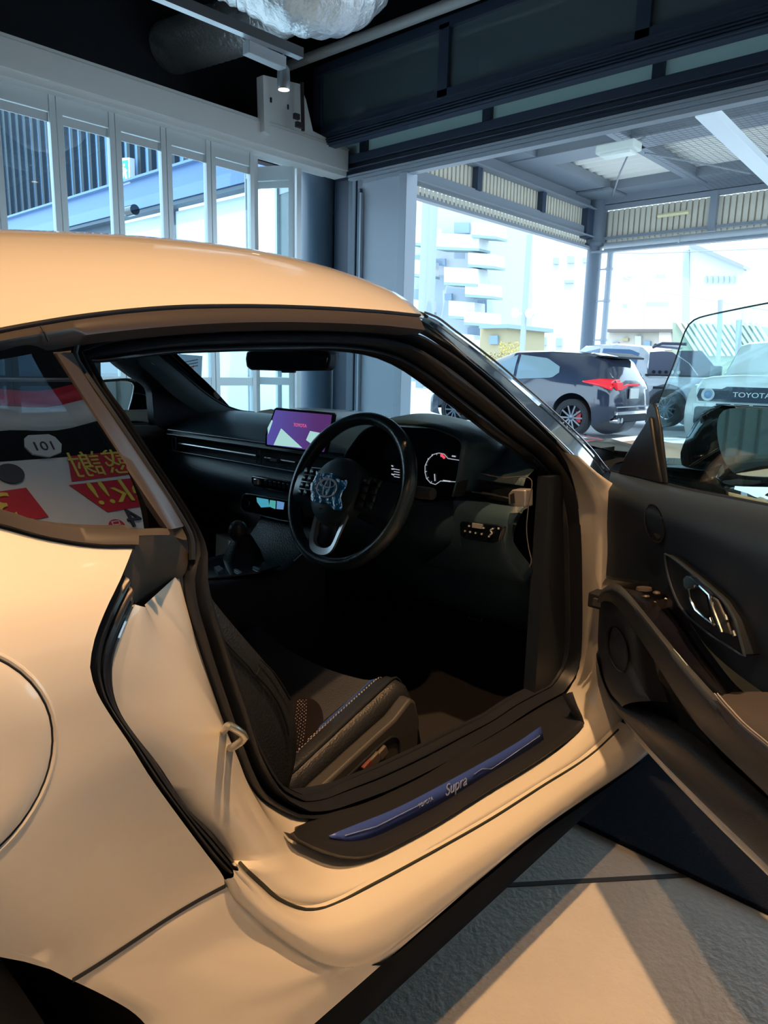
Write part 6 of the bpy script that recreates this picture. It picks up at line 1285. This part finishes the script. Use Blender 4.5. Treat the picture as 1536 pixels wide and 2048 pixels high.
# handle recess with chrome handle
RC = [(1330, 1108), (1345, 1116), (1400, 1160), (1445, 1200), (1468, 1238), (1486, 1300), (1489, 1312), (1455, 1292), (1400, 1254), (1362, 1215), (1345, 1180), (1334, 1140)]
q = MB(); q.prism([PD(u, v, .066) for u, v in RC], -DN_*.03); q.build('handle_recess', mat('recess_dark', (.016, .021, .030), .35), drv, bevel=.003)
q = MB(); q.tube(cr([PD(u, v, .068) for u, v in RC+RC[:1]], 60), .0022, 6); q.build('recess_edge', PANEL, drv)
CH = mat('handle_chrome', (.72, .80, .82), .14, metal=1)
q = MB(); q.prism([PD(u, v, .080) for u, v in ((1366, 1158), (1373, 1151), (1382, 1155), (1400, 1172), (1418, 1190), (1412, 1186), (1390, 1172), (1378, 1174), (1372, 1180), (1367, 1172))], -DN_*.010); q.build('door_handle', CH, drv, bevel=.002)
q = MB(); q.tube([PD(u, v, .080) for u, v in ((1390, 1173), (1378, 1179), (1381, 1198), (1392, 1220), (1410, 1236), (1428, 1249), (1422, 1236))], .0026, 8); q.tube([PD(u, v, .080) for u, v in ((1400, 1172), (1419, 1190), (1424, 1212), (1434, 1238), (1444, 1265))], .0028, 8); q.build('handle_frame', CH, drv)
q = MB(); q.prism([PD(u, v, .070) for u, v in ((1384, 1180), (1398, 1174), (1412, 1192), (1420, 1228), (1412, 1232), (1394, 1218))], -DN_*.004); q.build('handle_cup', BLACK, drv)
q = MB(); q.prism([PD(u, v, .072) for u, v in ((1420, 1190), (1434, 1200), (1452, 1240), (1462, 1270), (1448, 1266), (1436, 1236))], -DN_*.006); q.build('handle_plate', mat('plate_dark_silver', (.10, .11, .12), .4, metal=.5), drv, bevel=.002)
for u, v in ((1452, 1236), (1468, 1268)):
    q = MB(); q.tube([PD(u-2, v-6, .072), PD(u+2, v+5, .072)], .0028, 8); q.build('memory_button', mat('button_dark_chrome', (.14, .17, .19), .3, metal=.6), drv)
# switches on the armrest top
def top_pt(u, v): # armrest console surface between a and b
    best = None
    for k in range(len(a)-1):
        pass
    return PD(u, v, .070)
def disc(name, u, v, rx, ry, m_, h_=.0): q = MB(); c = top_pt(u, v); q.lathe([(0, .006+h_), (rx, .005+h_), (rx*1.08, 0)], c, (.05, .1, 1), 20); return q.build(name, m_, drv)
BT = mat('switch_brown', (.075, .065, .062), .4)
disc('mirror_dial', 1288, 1180, .0135, 0, BT)
for u, v, w0 in ((1291, 1196, .008), (1313, 1190, .007)):
    q = MB(); q.ball(top_pt(u, v)+Vector((0, 0, .004)), w0, 10, 6, sc=(1, 1, .5)); q.build('mirror_switch', BT, drv)
for P_ in (((1297, 1212), (1315, 1206), (1323, 1216), (1306, 1224)), ((1318, 1206), (1338, 1202), (1345, 1210), (1325, 1216))):
    q = MB(); q.prism([top_pt(u, v)+Vector((0, 0, .008)) for u, v in P_], (0, 0, -.012)); o = q.build('window_switch', BT, drv, bevel=.0015)
    c = top_pt(sum(p[0] for p in P_)/4, sum(p[1] for p in P_)/4-1)+Vector((0, 0, .0095)); q = MB(); q.box(c, (.005, .005, .001)); q.build('window_icon', mat('icon_cream', (.75, .68, .55), .5), drv)
q = MB(); q.tube([PD(1234, 1177, .120), PD(1240, 1184, .120), PD(1247, 1193, .120)], .0014, 6); q.tube([PD(1335, 1286, .120), PD(1358, 1310, .120), PD(1378, 1336, .120)], .0009, 6); q.build('ambient_strip', mat('light_guide', (.5, .7, .72), .3), drv)
# glass
DG = glass('door_window_glass', (.82, .95, .95), 1.0)
GP = [(1306, 960), (1305, 812), (1316, 806), (1330, 770), (1347, 730), (1368, 668), (1377, 650), (1390, 639), (1410, 632), (1470, 619), (1536, 606), (1640, 590), (1780, 580), (1800, 1064), (1536, 1012), (1400, 985)]
gpt = [PD(u, v, -.04) for u, v in GP[:11]]+[DW(.62, 1.188, -.04), DW(.85, 1.172, -.04), DW(1.02, 1.13, -.04), DW(1.10, 1.05, -.04), DW(1.12, .86, -.04)]+[PD(u, v, -.04) for u, v in GP[14:]]
q = MB(); q.prism(gpt, -DN_*.004); q.build('door_window', DG, drv, smooth=False)
q = MB(); q.tube(cr(gpt[2:16], 80), .0016, 6); q.build('glass_edge', mat('glass_edge_green', (.05, .12, .16), .2), drv)
# sail panel and mirror
q = MB(); SL = [(1234, 947), (1250, 910), (1268, 880), (1286, 852), (1297, 832), (1300, 838), (1306, 880), (1314, 930), (1320, 967), (1280, 958)]
q.prism([PD(u, v, -.005) for u, v in SL], -DN_*.010); q.build('sail_trim', mat('sail_satin', (.010, .014, .024), .4), drv, bevel=.004)
q = MB(); q.prism([PD(u, v, -.012) for u, v in ((1288, 846), (1293, 818), (1299, 806), (1305, 806), (1311, 815), (1318, 850), (1324, 900), (1331, 968), (1320, 967), (1312, 920), (1304, 870), (1298, 842))], -DN_*.008); q.build('window_channel', RUBBER, drv, bevel=.003)
q = MB(); A1 = cr([PD(u, v, -.10) for u, v in ((1322, 932), (1350, 932), (1400, 938), (1450, 948))], 14); A2 = cr([PD(u, v, -.10) for u, v in ((1328, 968), (1360, 968), (1410, 970), (1470, 972))], 14)
q.grid([A1, [p.lerp(r, .3)-DN_*-.02 for p, r in zip(A1, A2)], [p.lerp(r, .8)-DN_*-.018 for p, r in zip(A1, A2)], A2]); q.build('mirror_arm', GLOSSB, drv, solid=.02)
MC = Vector((-.79, -1.05, .93)); MA = radians(204); MN = Vector((cos(MA), sin(MA), .03)).normalized()
def PM(u, v, w_=0.):
    d = ray(u, v); t = (MC+MN*w_-CAM).dot(MN)/d.dot(MN); return CAM+d*t
HO = cr([(1361, 905, 0), (1368, 885, 0), (1382, 858, 0), (1398, 832, 0), (1416, 816, 0), (1440, 810, 0), (1500, 812, 0), (1580, 820, 0), (1660, 840, 0), (1680, 900, 0), (1665, 960, 0), (1600, 975, 0), (1530, 974, 0), (1470, 972, 0), (1430, 965, 0), (1392, 945, 0), (1361, 925, 0)], 48)
HI = cr([(1436, 880, 0), (1434, 860, 0), (1436, 838, 0), (1443, 824, 0), (1455, 818, 0), (1480, 816, 0), (1540, 820, 0), (1610, 828, 0), (1640, 850, 0), (1650, 895, 0), (1640, 945, 0), (1600, 955, 0), (1540, 955, 0), (1490, 952, 0), (1468, 946, 0), (1450, 925, 0), (1440, 900, 0)], 48)
h0 = [PM(p.x, p.y, -.03 if p.x < 1430 else 0.) for p in HO]; h1 = [PM(p.x, p.y, .004) for p in HI]; hm = [(p+r)/2+MN*.006 for p, r in zip(h0, h1)]; cc_ = sum(h0, Vector())/48
q = MB(); q.grid([[p-MN*.008 for p in h1], h1, hm, h0, [p.lerp(cc_, .1)-MN*.05 for p in h0], [p.lerp(cc_, .45)-MN*.09 for p in h0], [cc_-MN*.10]*48], cu=True); mh = q.build('door_mirror', GLOSSB, drv, sharp=60)
mg = [PM(p.x, p.y, -.002) for p in HI]; q = MB(); q.v = mg; q.f = [tuple(range(48))]; q.mi = [0]; q.build('mirror_glass', MAT['mirror_silver'], drv, smooth=False, solid=.002)

q = MB(); q.grid([[DW(1.14, z, w_) for w_ in (.03, -.02, -.07, -.115)] for z in (.26, .4, .6, .8, .86)]); q.build('door_end_frame', PAINT, drv, solid=.004)
q = MB(); q.box(DW(1.145, .60, -.03), (.03, .03, .09)); q.build('door_latch', SATIN, drv, bevel=.004)
